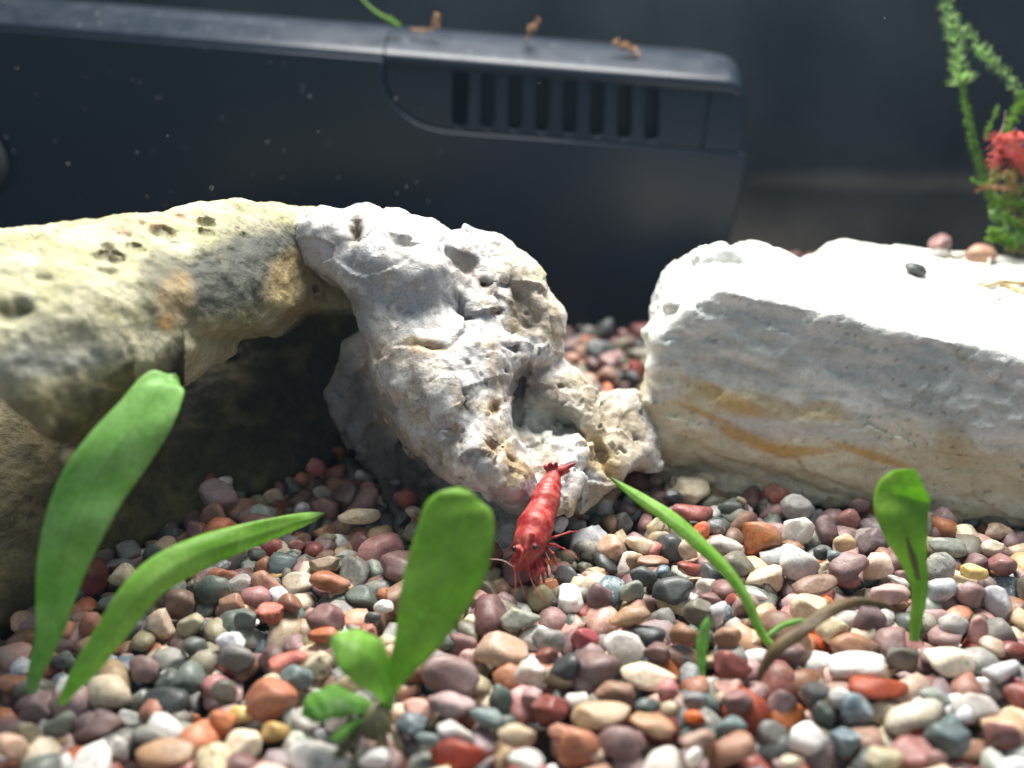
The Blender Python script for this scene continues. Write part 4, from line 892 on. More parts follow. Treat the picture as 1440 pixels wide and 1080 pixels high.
-528,1040,-33,24,41,-12,12,11,48, 31,1108,-56,16,-47,-6,-4,16,21, -429,1037,-36,6,37,31,11,3,21, -179,1232,-2,7,0,-49,8,10,19, -100,893,-41,33,5,-28,24,5,25, 
-459,1229,9,19,8,-13,-44,10,23, -421,1083,-36,11,-21,-16,41,8,23, -63,924,-34,30,13,-11,-36,10,18, 199,723,-52,41,-6,9,-27,12,39, 427,757,-49,11,47,-5,-11,0,51, 
-321,970,-52,14,33,35,-4,20,32, -296,966,-49,34,-11,11,33,16,38, 180,958,-54,1,-37,30,16,5,27, 369,949,-54,12,-44,-20,3,4,30, -442,1042,-49,9,5,4,-49,25,44, 
391,1031,-50,48,10,-8,6,11,45, 421,1083,-50,11,-16,46,-4,11,45, 151,1825,-49,10,6,-2,49,22,59, 158,1916,-38,8,-10,-22,43,13,59, 133,1985,-38,13,-16,0,-46,8,54, 
215,1778,-54,41,8,13,25,12,34, 221,1808,-49,47,-6,11,-10,18,46, -503,1122,-46,11,8,-44,19,19,47, -15,1061,-49,7,-41,28,2,22,56, 205,1165,-53,41,7,-5,28,7,40, 
129,2036,-35,26,16,-32,23,16,48, 377,783,-54,3,10,1,-49,1,30, -202,855,-53,47,-13,2,-9,19,41, 299,1146,-49,33,-5,-30,23,20,35, -417,1213,-15,27,5,-12,-40,21,30, 
-441,874,-54,14,-38,29,7,6,30, -136,1139,-15,15,-28,-30,-24,25,22, 197,1232,-55,25,2,-13,41,11,25, 541,865,-57,48,9,-9,4,0,16, 17,684,-45,10,32,-36,-8,13,72, 
305,699,-53,0,48,13,8,1,45, -143,887,-51,3,25,42,12,7,42, 235,959,-53,42,-15,0,22,11,42, 280,2134,-42,27,1,36,-21,3,55, -176,836,-48,36,22,25,-10,9,41, 
-76,875,-50,0,6,-45,20,18,37, 337,1005,-52,1,-44,-18,-15,12,35, 199,1060,-50,9,33,36,5,25,43, 263,1956,-34,19,7,45,10,5,47, 223,731,-46,24,21,22,-32,3,42, 
-82,822,-52,30,-14,37,-7,4,31, 430,1107,-51,25,24,-17,-32,4,34, 575,1096,-53,12,-48,4,5,9,43, 290,2104,-35,8,32,37,7,20,45, 300,2155,-19,37,-7,16,-29,1,40, 
-494,1041,-36,2,1,-36,-35,13,33, 344,1196,-12,5,13,1,48,7,18, 559,808,-20,38,-19,25,-10,15,14, -339,1208,-37,3,14,-36,-32,5,20, -67,1176,-13,13,-1,24,42,2,21, 
467,735,-55,26,24,2,36,18,17, -121,951,-29,35,24,23,12,2,23, -67,716,-49,22,1,9,44,1,54, -118,772,-55,15,-43,-20,1,11,26, -254,825,-48,3,18,45,13,20,44, 
143,878,-53,37,-29,-17,0,19,36, 570,904,-49,10,-12,11,-46,20,40, -249,952,-49,24,-12,-40,-15,17,42, -559,981,-49,6,-9,7,-48,23,46, -311,1097,-50,7,-48,-1,-13,8,35, 
351,1220,-48,40,4,-7,-29,3,54, 179,1783,-53,28,3,-6,-41,21,42, 226,1862,-42,4,20,-46,2,25,55, 292,1853,-46,25,17,-36,-17,17,54, 394,716,-45,29,35,-20,-1,18,56, 
-179,871,-51,10,-43,22,-10,0,40, 423,845,-53,43,-9,-3,23,7,42, 612,897,-48,11,13,45,14,18,36, 191,1002,-56,26,8,-8,-41,9,26, -332,1081,-53,11,-49,-5,1,4,37, 
197,1736,-53,43,6,13,-20,24,33, 252,1852,-51,8,48,11,-6,7,41, 239,1981,-38,24,40,16,8,8,44, -199,731,-52,14,-38,-29,1,25,34, 79,798,-50,11,7,48,-8,5,38, 
-610,858,-36,0,47,17,-4,21,54, -417,873,-49,3,17,-30,-36,23,39, 156,855,-52,24,29,-26,-19,12,42, 228,937,-54,10,-47,11,8,10,26, 525,994,-54,6,-9,-11,-48,2,31, 
302,1098,-52,24,42,6,-10,9,42, -391,1251,-49,6,-47,13,-7,7,46, -583,794,-33,0,-6,3,49,25,54, -272,992,-48,6,12,-27,-40,4,46, 426,1038,-48,11,-33,-32,-17,9,43, 
239,1897,-41,11,10,-48,-4,17,45, -485,1161,-53,3,10,5,49,14,32, -501,930,-53,15,-45,-3,15,1,30, 231,795,-33,48,-6,5,13,25,22, 308,905,-45,16,-30,37,3,18,24, 
-310,733,-53,10,0,-36,33,16,31, 84,778,-54,15,46,13,4,9,39, -566,831,-56,6,2,48,13,9,28, 394,834,-51,11,-46,-10,13,8,33, -370,1132,-52,7,22,21,39,2,34, 
587,1219,-54,4,47,-13,7,1,39, 173,727,-54,12,-46,14,3,9,35, -20,778,-52,35,16,-27,-18,12,34, -54,838,-51,34,-25,22,-15,8,36, 526,942,-53,47,-5,-13,11,13,26, 
498,1146,-49,16,-13,4,-46,13,37, -267,959,-53,24,-10,-9,42,18,29, -251,1064,-44,4,9,23,43,24,36, 365,1185,-49,1,-32,-28,27,10,39, 110,1904,-27,39,-10,5,-30,24,50, 
171,1989,-39,28,25,6,33,12,40, 282,2166,-40,19,35,-22,21,9,62, 176,1099,-52,2,48,-1,13,11,41, 197,1247,-55,6,7,-47,-15,8,19, -293,1123,-42,25,-16,-10,39,25,15, 
646,1087,-52,31,-7,-14,-36,8,22, -435,964,-57,24,41,14,4,10,16, -345,1002,-56,46,-7,-10,15,14,19, 267,778,-55,10,-10,-18,-45,4,16, 429,954,-56,24,6,3,-43,25,21, 
195,1183,-58,15,25,34,23,10,16, 330,1253,-54,19,-6,43,15,18,26, 51,944,-55,11,40,28,-8,14,20, 270,720,-58,11,34,32,15,2,16, -526,718,-53,9,39,-30,0,22,39, 
181,1951,-42,1,26,39,-17,8,66, 161,2009,-47,45,-2,11,-18,0,54, 346,689,-46,39,-31,3,1,22,52, 58,886,-55,12,14,39,25,10,26, -159,1021,-45,29,24,25,22,6,51, 
-382,1044,-52,15,-37,29,-10,7,46, 700,1065,-53,6,0,-13,48,9,41, 510,1122,-47,13,41,-2,-25,23,47, -442,716,-48,37,-29,-5,15,15,44, -219,845,-52,11,-27,14,-38,18,26, 
-497,886,-55,28,11,-12,-38,23,26, -234,934,-53,45,0,-7,-21,22,41, -311,1152,-52,38,4,7,32,25,33, 180,1721,-48,21,20,-40,9,11,46, -477,1080,-51,17,-7,45,11,18,39, 
156,1669,-42,21,9,38,-23,4,62, 252,2046,-40,11,-8,28,39,5,46, -326,1156,-43,5,34,35,10,2,14, -124,971,-31,31,-3,7,-39,17,17, -353,1250,-35,22,14,-43,2,15,16, 
498,1223,-58,15,47,-7,-6,9,19, -305,930,-56,3,-5,-8,49,1,21, 511,750,-52,6,-15,45,-15,17,32, 697,1081,-48,23,41,0,17,5,22, -85,1119,-27,41,26,11,-7,11,22, 
422,1199,-53,22,21,24,32,24,29, 35,1094,-57,46,-16,2,12,14,21, -165,880,-57,15,47,8,5,23,15, 316,803,-57,24,7,-12,-41,24,16, 167,817,-50,32,8,-35,-15,17,40, 
-85,931,-53,0,18,45,-13,9,40, 451,941,-50,18,35,20,24,15,41, -141,1062,-45,32,35,-6,-15,13,59, 467,1178,-49,5,-6,30,39,8,41, 311,1223,-50,14,14,-45,7,21,44, 
-224,1307,-56,48,13,6,-1,12,26, 151,1856,-50,41,0,-6,28,3,41, -287,798,-49,44,-17,7,-16,15,40, -513,1095,-48,13,38,-28,11,13,41, -114,1081,-50,25,-38,-7,20,17,34, 
262,1132,-57,4,12,-46,-15,9,26, 269,1228,-55,13,-6,-4,-48,21,35, 288,2064,-32,31,-21,24,-23,17,46, 448,735,-56,49,0,7,7,19,30, -32,921,-51,2,15,-46,-12,20,34, 
306,1167,-53,19,46,-2,8,3,31, 256,1872,-50,16,-14,-21,-41,7,37, 293,2199,-33,12,19,-43,-10,22,50, -173,981,-49,39,-11,-29,7,13,30, -71,1166,-15,1,36,33,-12,2,15, 
-53,1025,-46,15,6,-44,18,25,19, -41,905,-44,44,-17,-12,11,25,15, -166,891,-56,48,11,-8,7,2,21, 235,850,-56,36,5,-4,34,1,20, -119,795,-55,33,6,-32,-17,1,18, 
-440,737,-54,16,46,-13,2,21,28, -205,876,-54,21,-11,30,-32,8,27, 315,853,-52,4,1,-48,-13,15,40, -564,955,-55,10,25,36,22,10,30, 62,1046,-51,13,-31,-36,7,21,39, 
497,1084,-53,8,5,-47,-15,24,36, 701,1116,-53,10,-13,47,-6,0,31, 194,1831,-50,7,-34,35,-10,4,52, 272,1969,-52,6,47,14,8,9,46, 187,2061,-40,27,0,-29,31,17,67, 
571,835,-51,35,-2,11,-34,24,39, 319,893,-54,2,44,23,7,1,39, -253,978,-52,16,-35,23,-22,11,34, 611,1002,-48,28,-8,29,-29,21,37, -515,1035,-51,43,12,6,-22,15,29, 
-421,1070,-54,28,16,-1,38,0,36, -244,1073,-55,5,2,13,-48,2,27, -249,1210,-53,13,14,-36,-28,12,38, 544,1156,-53,18,-25,40,-1,21,34, 149,1793,-51,2,-11,19,-45,19,47, 
152,1970,-36,27,-40,4,13,23,36, 206,1992,-44,4,-28,-39,11,7,70, 205,2151,-38,38,13,2,29,13,44, -132,955,-40,31,-16,33,-12,14,30, 306,946,-50,3,20,41,19,14,35, 
-83,1094,-53,21,26,37,-2,18,31, 239,1123,-48,16,5,21,42,23,52, -272,1221,-49,30,-11,-33,20,8,38, 269,1985,-35,44,-18,-12,-12,16,33, -184,903,-54,3,2,39,31,10,33, 
427,911,-54,34,-33,-15,-2,19,35, 284,1249,-53,4,0,10,-49,9,37, -256,1258,-40,41,-3,-18,22,16,46, 184,1693,-52,47,14,-2,10,24,42, 211,2215,-48,6,-45,-5,-19,8,40, 
-222,1093,-46,28,-25,31,-11,0,16, -489,747,-57,35,9,3,35,14,14, 120,998,-54,30,-15,37,-6,4,22, 11,978,-55,4,11,0,-49,23,24, -370,1210,-36,15,6,39,27,11,30, 
325,700,-48,33,8,-16,33,19,20, 658,1048,-54,1,28,-12,39,1,19, -219,773,-54,9,26,-39,14,23,33, 212,770,-54,49,11,1,-5,19,42, 290,902,-53,40,-30,4,1,22,29, 
344,906,-50,37,-33,7,-6,17,42, -132,933,-54,12,24,-41,-8,25,32, -93,994,-49,14,-19,31,32,14,36, 217,1025,-49,27,15,3,39,13,39, -78,1054,-52,1,-28,39,15,0,38, 
502,1055,-54,47,9,-3,-13,19,37, 641,1184,-50,16,-43,6,17,21,45, -291,1336,-52,47,13,-4,8,22,50, 201,1343,-56,8,8,5,48,9,26, -250,1410,-48,11,-45,19,4,0,52, 
108,1881,-46,25,-1,-43,-6,15,49, 312,1963,-51,40,-26,11,-10,16,38, 298,1989,-47,16,10,-46,-1,12,52, 116,2087,-41,26,8,40,12,5,70, -582,817,-54,1,-28,-39,13,9,34, 
325,925,-48,36,30,-9,15,24,50, 631,1019,-53,6,15,46,-11,22,31, -369,1102,-52,10,48,-3,-8,13,38, 24,1081,-54,13,-7,-9,47,12,33, 445,1090,-54,30,-9,6,38,1,34, 
333,1141,-54,20,5,-12,44,2,33, 487,1199,-56,15,10,9,46,22,31, -324,1300,-52,4,2,-48,14,21,37, 104,2013,-40,36,15,30,-12,10,55, 151,2111,-43,34,19,-1,31,13,55, 
-489,1022,-52,12,44,-21,-4,13,38, 404,1067,-53,30,36,-13,-12,12,38, 174,1845,-52,19,-3,17,-43,4,34, 165,2084,-51,4,-47,0,-15,8,32, 127,2159,-26,25,33,28,1,15,52, 
-137,834,-52,48,-13,3,4,23,35, 485,1118,-49,31,-37,-8,12,1,38, -577,995,-50,19,-3,-45,-10,17,27, -302,1113,-57,24,11,42,5,18,16, 94,1060,-57,49,-5,-5,-5,7,23, 
-487,826,-42,12,30,-5,38,22,20, -20,1086,-52,18,45,-13,2,21,32, -426,1210,-4,18,-24,-6,40,19,28, 191,1113,-57,14,39,26,11,23,18, 350,808,-58,7,22,42,13,9,19, 
-582,830,-49,16,-11,-22,-41,1,20, 681,1109,-53,22,32,32,-1,2,27, -134,1154,-16,46,-3,-9,16,19,16, -562,907,-58,5,-12,-48,-8,9,15, 497,918,-57,39,27,-16,-3,22,15, 
350,710,-55,4,-20,-46,0,13,20, -131,849,-46,48,-5,11,-2,0,29, -395,1172,-33,17,-2,47,-1,1,23, -20,937,-56,36,9,25,-21,3,15, -181,953,-46,4,32,9,37,25,18, 
231,1087,-57,13,-2,31,37,11,16, 46,903,-55,47,18,3,-2,7,23, 60,715,-54,21,-11,1,44,23,26, -506,530,-52,35,-8,20,29,9,31, -440,524,-52,44,2,12,-20,0,34, 
-397,554,-44,10,-9,-48,-8,11,72, -349,529,-48,7,48,-11,8,9,63, -281,543,-52,19,-16,-17,40,14,41, -239,524,-52,13,-34,33,-11,15,35, -218,538,-47,29,34,20,-7,13,42, 
-150,533,-56,49,8,-5,-5,19,26, -111,521,-54,29,29,28,9,10,32, -65,534,-50,7,-44,-21,10,9,58, -31,564,-47,6,27,40,-12,14,45, 28,543,-54,3,-39,-30,-8,1,41, 
70,547,-53,1,-30,-40,-8,1,45, 113,547,-54,46,-12,0,17,1,35, 171,540,-51,36,10,12,-30,16,32, 201,522,-54,30,6,-19,-35,20,27, 250,543,-43,12,-2,-37,31,5,72, 
301,553,-46,35,-34,1,11,8,54, 354,529,-55,35,6,4,-35,19,34, 387,527,-50,31,38,-8,-5,12,49, 441,552,-46,12,-35,-31,13,7,72, 484,552,-47,3,-25,40,-16,16,55, 
-530,579,-54,12,-48,-5,-6,2,37, -481,575,-53,41,8,-4,-27,3,36, -474,605,-45,28,-39,14,7,20,51, -408,585,-51,27,-39,10,10,15,36, -340,591,-39,32,18,20,-27,16,60, 
-296,598,-52,1,-26,-42,6,19,52, -252,582,-53,1,-37,33,-6,19,43, -206,571,-49,38,12,-8,-29,11,51, -158,577,-47,1,-13,-24,42,11,57, -119,591,-49,49,-4,11,0,18,46, 
-60,582,-42,18,-6,41,22,25,54, -29,590,-48,44,23,3,-5,7,49, 34,575,-42,8,-47,-11,9,14,59, 98,573,-48,28,12,-16,-37,20,54, 139,581,-40,15,4,-35,-32,17,66, 
201,591,-48,12,18,19,41,20,51, 264,601,-49,10,12,0,-47,23,47, 288,580,-50,23,13,-14,-40,8,40, 343,581,-50,43,3,-6,25,21,59, 423,593,-43,11,-8,12,-47,10,57, 
489,585,-54,2,1,-48,-12,13,33, 544,599,-51,48,-13,4,-4,2,47, -566,639,-47,1,1,36,35,2,61, -509,635,-47,25,2,-41,14,19,49, -452,626,-48,47,1,12,-12,0,50, 
-416,622,-52,12,43,-22,-2,9,51, -394,645,-50,18,-7,-11,45,17,43, -237,622,-38,16,-9,-31,-35,15,72, -195,603,-45,11,-39,-10,28,25,43, -164,606,-50,17,-5,-20,-42,22,52, 
-121,627,-46,23,-17,10,40,24,54, -40,636,-42,14,1,-7,48,3,71, 69,622,-50,19,32,-32,-6,3,44, 183,627,-51,7,13,1,-48,23,39, 227,632,-56,1,40,29,8,1,27, 
271,638,-53,0,-10,47,-12,4,37, 352,640,-48,13,44,-20,-1,15,54, 399,627,-49,4,-11,0,49,1,55, 460,618,-55,0,-17,-47,6,19,35, 492,634,-48,12,44,20,-2,13,55, 
562,622,-35,28,33,23,11,25,65, -536,673,-52,10,48,7,-6,13,35, -504,671,-50,12,24,-41,10,21,44, -448,677,-52,10,-38,-30,9,9,45, -377,678,-53,32,35,14,7,10,38, 
-321,701,-50,11,17,39,-24,10,34, -220,665,-52,12,38,27,13,2,50, -201,689,-50,28,-42,4,1,7,47, -60,682,-51,8,6,49,-6,2,45, -21,688,-54,10,46,15,10,25,33, 
59,676,-53,9,39,29,8,16,30, 181,680,-50,39,-16,1,-26,4,42, 284,668,-47,37,17,-6,-28,4,53, 373,673,-51,41,11,11,24,5,45, 423,686,-50,5,-34,30,20,18,42, 
475,672,-53,3,-29,-40,-7,1,46, 569,665,-39,32,31,-16,16,23,60, -587,703,-48,32,-6,15,-35,14,61, 426,725,-53,0,9,-9,48,2,35, -617,762,-51,15,1,16,-45,14,45, 
611,767,-50,45,-11,8,-17,13,33, -641,806,-52,24,-15,28,-31,3,35, 630,832,-50,14,-46,9,-9,5,42, -670,841,-48,0,-6,30,39,15,41, 177,870,-54,44,12,10,19,5,31, 
411,866,-52,10,-1,11,48,18,32, 618,858,-51,15,-15,-37,25,18,34, 701,865,-54,11,-20,44,-5,24,26, -12,916,-55,11,16,-44,12,23,26, 634,883,-49,19,26,-38,-5,3,45, 
664,925,-53,7,47,-13,6,9,40, 329,955,-53,15,44,-18,1,25,36, 700,945,-48,45,21,-4,6,0,50, 632,998,-53,44,0,9,21,9,38, 749,989,-45,13,24,42,4,2,71, 
749,1058,-24,28,-1,34,-23,18,60, 733,1067,-48,19,7,-12,44,13,40, 802,1084,-48,9,46,2,18,3,49, 778,1151,-48,4,-17,46,10,25,53, 130,1257,-49,25,20,-31,-23,8,39, 
166,1376,-52,28,-6,-8,-40,25,35, 200,1424,-52,29,3,-14,-38,22,52, 124,1726,-50,24,15,13,39,20,44, 43,1822,-47,3,13,-2,-48,4,51, 83,1826,-49,11,-32,-26,-26,17,43, 
36,1893,-48,15,7,37,-30,3,43, 337,1857,-52,48,11,-8,-7,22,50, 71,1926,-53,48,-3,6,12,9,35, 318,1895,-42,25,-31,-27,15,13,58, 338,2008,-47,13,7,3,48,21,72, 
96,2055,-41,46,9,-17,0,19,65, 367,2069,-41,20,-39,-6,24,1,72, 6,2101,-50,30,14,-7,-37,12,53, 171,2142,-47,3,-34,29,23,6,48, 54,2155,-47,49,6,-2,-6,21,72, 
319,2149,-43,28,26,31,6,13,61, 19,2186,-45,16,-19,-38,-21,3,58, 368,2179,-51,26,-35,15,-20,4,47, -462,555,-49,21,-14,-12,-41,6,45, -429,548,-49,32,8,10,36,17,44, 
-384,584,-28,26,39,-16,-10,15,62, -320,557,-47,6,31,-37,11,16,53, -260,526,-51,22,18,-34,-23,7,35, -247,549,-34,2,11,-30,-38,5,70, -186,531,-50,45,4,6,-21,7,53, 
-166,552,-50,14,13,3,-46,23,42, -85,551,-48,22,18,-17,-38,11,56, -39,525,-42,22,2,-43,12,18,44, 0,558,-49,20,-38,-1,-26,25,35, 46,523,-50,19,22,-37,-16,21,39, 
97,523,-45,24,38,21,-6,16,43, 137,528,-53,46,13,10,13,12,38, 219,528,-51,3,-40,-27,12,24,37, 274,563,-40,33,8,0,-36,24,32, 325,531,-40,18,35,-12,29,22,71, 
360,539,-39,6,33,-36,8,16,34, 403,559,-43,11,-43,-13,-19,21,62, 459,561,-29,3,16,-13,45,8,39, 524,550,-50,22,27,-22,-29,3,35, -506,591,-37,15,-1,23,42,18,61, 
-496,543,-40,16,-8,-39,26,1,66, -328,618,-50,13,-5,48,-5,14,36, -283,568,-53,1,2,-48,-15,9,45, -181,566,-33,32,-12,0,-37,19,66, -114,561,-35,30,14,-31,20,15,56, 
-91,583,-54,9,-26,-41,9,10,28, -48,602,-54,39,13,-4,-28,14,26, 5,577,-54,12,-15,46,-5,10,26, 52,554,-27,46,5,12,-14,21,72, 115,614,-24,31,-1,-2,39,16,53, 
130,603,-48,27,-1,-34,-25,3,38, 172,593,-44,43,-1,25,6,22,46, 238,578,-53,6,47,17,-3,22,38, 267,570,-54,43,8,-4,-24,3,29, 310,583,-33,13,46,10,-9,5,58, 
370,594,-48,43,10,4,-22,2,48, 395,601,-27,43,-10,0,23,18,58, 465,582,-42,2,16,45,16,2,54, 516,582,-50,18,-16,-33,29,20,40, -544,610,-46,14,-47,-9,-2,14,49, 
-480,642,-39,26,22,31,-19,6,66, -424,661,-50,12,-18,41,19,23,40, -393,669,-35,8,-18,-21,41,18,44, -358,651,-32,4,-32,5,38,25,72, -302,630,-40,4,42,-8,26,9,57, 
-276,617,-47,27,20,9,36,5,51, -153,644,-48,2,-36,32,-14,21,49, -125,664,-45,24,-4,-30,-32,13,47, -67,621,-51,38,4,9,-31,2,42, 44,608,-48,36,27,-17,13,24,47, 
55,623,-34,8,-17,12,45,14,36, 101,629,-51,2,30,40,-7,22,49, 209,622,-53,39,6,15,-27,14,35, 247,629,-48,20,40,-21,-6,20,38, 296,624,-38,26,1,-34,-25,16,57, 
389,644,-15,45,21,1,3,16,72, 433,638,-53,12,-24,-42,6,25,30, 464,630,-38,23,-26,31,18,12,39, 537,643,-41,24,4,-23,-37,6,52, -563,674,-43,13,21,-25,-36,25,50, 
-349,694,-52,7,22,-44,-3,1,54, -185,667,-47,16,-19,29,-32,6,55, -161,689,-48,31,-8,-37,10,21,41, -82,691,-49,17,37,13,26,9,34, 62,653,-50,20,-1,42,-17,10,35, 
88,659,-52,13,-5,46,-12,20,36, 207,674,-51,13,9,-13,-46,4,38, 315,652,-28,5,-40,28,12,13,50, 319,669,-51,13,46,-15,-2,13,44, 403,660,-50,35,-35,3,-6,3,43, 
505,677,-48,46,13,-15,3,24,46, 571,686,-54,8,1,14,47,2,34, -570,736,-40,25,0,36,-23,4,41, -541,707,-29,28,0,5,41,20,72, 19,723,-55,10,14,45,-14,21,26, 
233,749,-52,15,1,15,45,5,40, 595,677,-46,16,30,17,32,6,43, -642,776,-47,9,-42,-25,-3,7,51, -589,784,-55,7,-4,-13,-48,22,37, 634,793,-39,13,7,48,3,15,69, 
-616,794,-50,2,-22,42,-15,21,42, 599,834,-45,34,27,1,-24,21,51, -633,857,-52,6,16,45,13,0,38, -129,864,-55,15,47,-7,-2,9,33, 527,879,-54,10,1,18,46,19,34, 
644,861,-54,16,-13,42,18,18,26, -681,888,-51,10,-10,47,11,5,39, 1,898,-52,0,-47,10,-15,5,34, 697,894,-52,28,3,-12,-40,5,39, 671,952,-48,19,-12,45,-5,18,47, 
379,977,-49,33,33,17,-9,19,35, 672,989,-55,18,44,-14,-2,2,31, 709,978,-47,7,-10,1,48,12,61, -252,1043,-53,48,0,8,11,19,44, 762,1075,-47,39,7,14,-26,15,45, 
765,1033,-46,15,-26,40,-5,3,49, -425,1094,-51,31,-6,-30,-25,14,34, 111,1758,-42,29,-34,-10,20,10,59, 37,1787,-39,12,31,10,-36,2,61, 96,1772,-30,4,-37,33,6,18,38, 
38,1942,-23,19,33,32,-6,18,71, 312,1832,-46,33,-12,-32,16,10,44, 151,2048,-51,10,15,45,11,9,59, 335,2040,-25,11,-19,41,-19,14,50, 356,2102,-41,30,-15,-37,5,5,61, 
97,2137,-40,43,9,15,-19,14,72, 45,2207,-42,28,-7,-11,39,16,54, 388,2216,-28,4,25,5,43,13,44, -519,522,-54,43,14,-2,-22,14,28, -465,521,-50,1,9,-27,-41,21,37, 
-412,522,-49,6,-3,22,44,18,34, -360,565,-48,45,8,12,-16,16,40, -319,524,-51,9,-22,36,-25,1,34, -298,522,-38,44,11,-10,19,17,37, -215,602,-50,27,17,31,-22,3,26, 
-158,524,-46,22,9,-10,-42,24,38, -125,533,-37,34,-14,-19,-29,11,60, -59,548,-22,39,-9,19,22,23,72, -16,536,-42,33,15,25,23,12,42, 4,531,-52,30,11,-2,39,24,36, 
71,519,-52,20,21,-40,6,13,26, 98,548,-21,6,44,-2,-22,13,68, 141,557,-52,30,-36,-18,2,11,35, 168,563,-39,10,-7,-39,-28,20,50, 180,532,-31,1,47,16,3,10,63, 
278,535,-22,12,-1,14,-47,19,72, 374,559,-22,39,17,15,22,0,63, 418,523,-52,2,-7,-15,-47,8,30, 426,521,-31,24,-19,-40,3,24,38, 461,527,-37,26,-34,23,12,20,50, 
540,573,-40,38,-14,3,-29,18,45, -511,561,-53,46,10,6,17,9,40, -444,565,-31,3,-43,-25,1,18,47, -424,597,-55,30,39,6,7,12,26, -370,616,-26,19,18,6,-42,21,50, 
-332,630,-37,26,-7,-5,-42,19,40, -270,591,-47,27,38,19,-2,4,36, -227,589,-54,6,-38,29,-14,2,33, -142,552,-30,9,-10,26,40,24,49, -144,599,-34,33,0,-5,37,8,35, 
-80,605,-55,21,-32,22,-24,4,26, -58,609,-38,24,-31,-27,-15,11,39, -8,578,-33,19,-11,2,-45,14,50, 12,604,-34,18,-11,-42,17,16,45, 78,603,-19,37,2,-9,32,8,72, 
172,621,-32,24,-43,8,3,13,39, 200,596,-25,8,49,-3,-2,1,47, 231,599,-40,31,-13,-3,-37,12,61, 268,628,-36,29,-7,6,40,12,35, 361,585,-33,48,11,-2,-6,22,33, 
372,565,-49,13,35,-8,-32,14,36, 402,537,-33,42,26,-4,0,1,35, 445,615,-34,9,-15,-36,30,2,60, 522,599,-26,4,-29,-30,-27,8,50, -532,638,-47,4,-32,-25,29,21,48, 
-446,649,-46,29,-37,17,4,11,41, -318,657,-42,9,-7,30,38,19,59, -177,632,-50,10,18,12,44,3,33, -100,606,-47,15,28,-38,9,7,41, -80,667,-38,16,19,25,-35,12,66, 
-7,650,-29,25,-27,27,-20,15,52, 11,637,-47,42,-13,-4,23,13,45, 43,643,-42,16,-40,-24,-8,1,46, 108,605,-50,34,15,32,-12,23,36, 191,658,-36,4,37,-22,-25,13,49, 
229,652,-52,15,38,28,-5,5,35, 255,655,-49,14,2,38,30,5,38, 326,609,-41,1,-47,-7,-16,6,49, 350,611,-53,7,-10,-47,13,12,28, 441,648,-34,22,-25,-33,-15,10,45, 
506,656,-35,3,2,-43,26,19,50, 517,631,-21,31,0,28,-28,18,47, -592,671,-34,37,13,-5,31,11,53, -401,629,-37,6,-2,-47,-17,12,42, -292,655,-53,45,-1,0,21,19,38, 
-253,664,-49,3,4,19,-46,8,46, -159,662,-38,18,19,-43,3,25,37, -36,669,-49,1,-29,-13,-39,14,37, 46,671,-41,16,34,20,27,9,41, 122,661,-44,21,15,7,43,15,55, 
157,651,-37,39,-7,30,-4,16,59, 280,713,-56,3,16,-47,6,17,26, 395,685,-43,32,-16,-34,-10,18,46, 420,672,-31,43,17,-9,-16,22,50, 447,671,-44,28,11,21,-34,16,44, 
513,700,-50,16,-13,-21,41,10,34, 562,700,-42,26,-12,-7,40,18,36, -617,722,-39,25,9,-37,-20,20,51, -571,721,-21,1,-49,-6,-7,15,38, 368,705,-53,43,9,-21,-9,21,27, 
631,745,-49,45,-8,-19,7,22,42, 456,782,-53,44,9,-2,-22,1,37, 579,739,-41,16,-46,8,10,24,63, 599,804,-48,29,21,-2,35,7,46, -660,814,-44,13,37,-13,29,22,60, 
-605,823,-47,34,-12,10,33,15,44, 660,832,-44,39,-14,27,-5,14,63, -660,872,-50,23,-1,15,-42,11,54, 20,868,-55,8,12,10,47,24,26, 659,876,-29,29,1,17,-37,13,55, 
678,882,-53,13,-42,-21,-10,23,34, -637,906,-50,21,16,-35,-24,7,38, 691,918,-45,6,-46,18,5,20,34, -707,878,-51,8,-31,4,38,15,29, -78,958,-51,5,-34,-34,11,12,36, 
654,902,-50,23,41,-18,-2,17,45, 733,954,-51,46,-6,-18,4,6,39, 714,1007,-44,9,9,-47,10,3,46, 357,1055,-49,12,24,-24,-34,20,33, 740,1024,-29,9,-7,33,-36,16,54, 
-190,1138,-54,12,-46,-16,-1,17,36, 315,1123,-51,15,33,25,24,17,38, 85,1686,-24,45,-1,-10,-20,25,70, 152,1712,-46,16,7,-35,31,8,48, 190,1657,-48,14,-47,3,-7,16,51, 
109,1815,-37,10,-5,46,17,16,42, 35,1864,-45,8,-28,10,-40,22,52, 336,1824,-50,9,29,-27,-30,13,36, 72,1933,-35,1,28,-40,-10,12,41, 319,1935,-46,3,-3,-47,16,3,50, 
346,1968,-48,32,26,20,20,8,44, 72,1970,-35,14,43,-13,-17,6,43, 369,1970,-38,5,-41,-23,15,17,53, 31,2078,-29,32,-20,-20,25,4,52, 394,2164,-27,29,-39,11,-8,4,61, 
36,2175,-31,18,7,11,-45,16,26, 84,2066,-11,19,17,29,32,25,64, 85,2198,-37,2,34,-34,-13,13,52, 124,2218,-42,13,-35,-21,-26,9,55, -424,538,-13,34,27,12,22,18,72, 
-385,524,-52,19,46,-1,-2,12,37, -339,562,-33,9,45,-8,18,22,42, -298,524,-55,7,2,-49,-3,1,31, -242,584,-37,35,10,-2,34,13,29, -215,522,-23,25,-29,-28,-15,25,43, 
-134,519,-52,26,18,38,7,15,26, -90,524,-52,11,44,20,-8,14,30, 23,522,-44,8,17,42,18,7,37, 159,520,-54,1,41,-27,7,4,29, 222,549,-30,5,15,5,-47,19,48, 
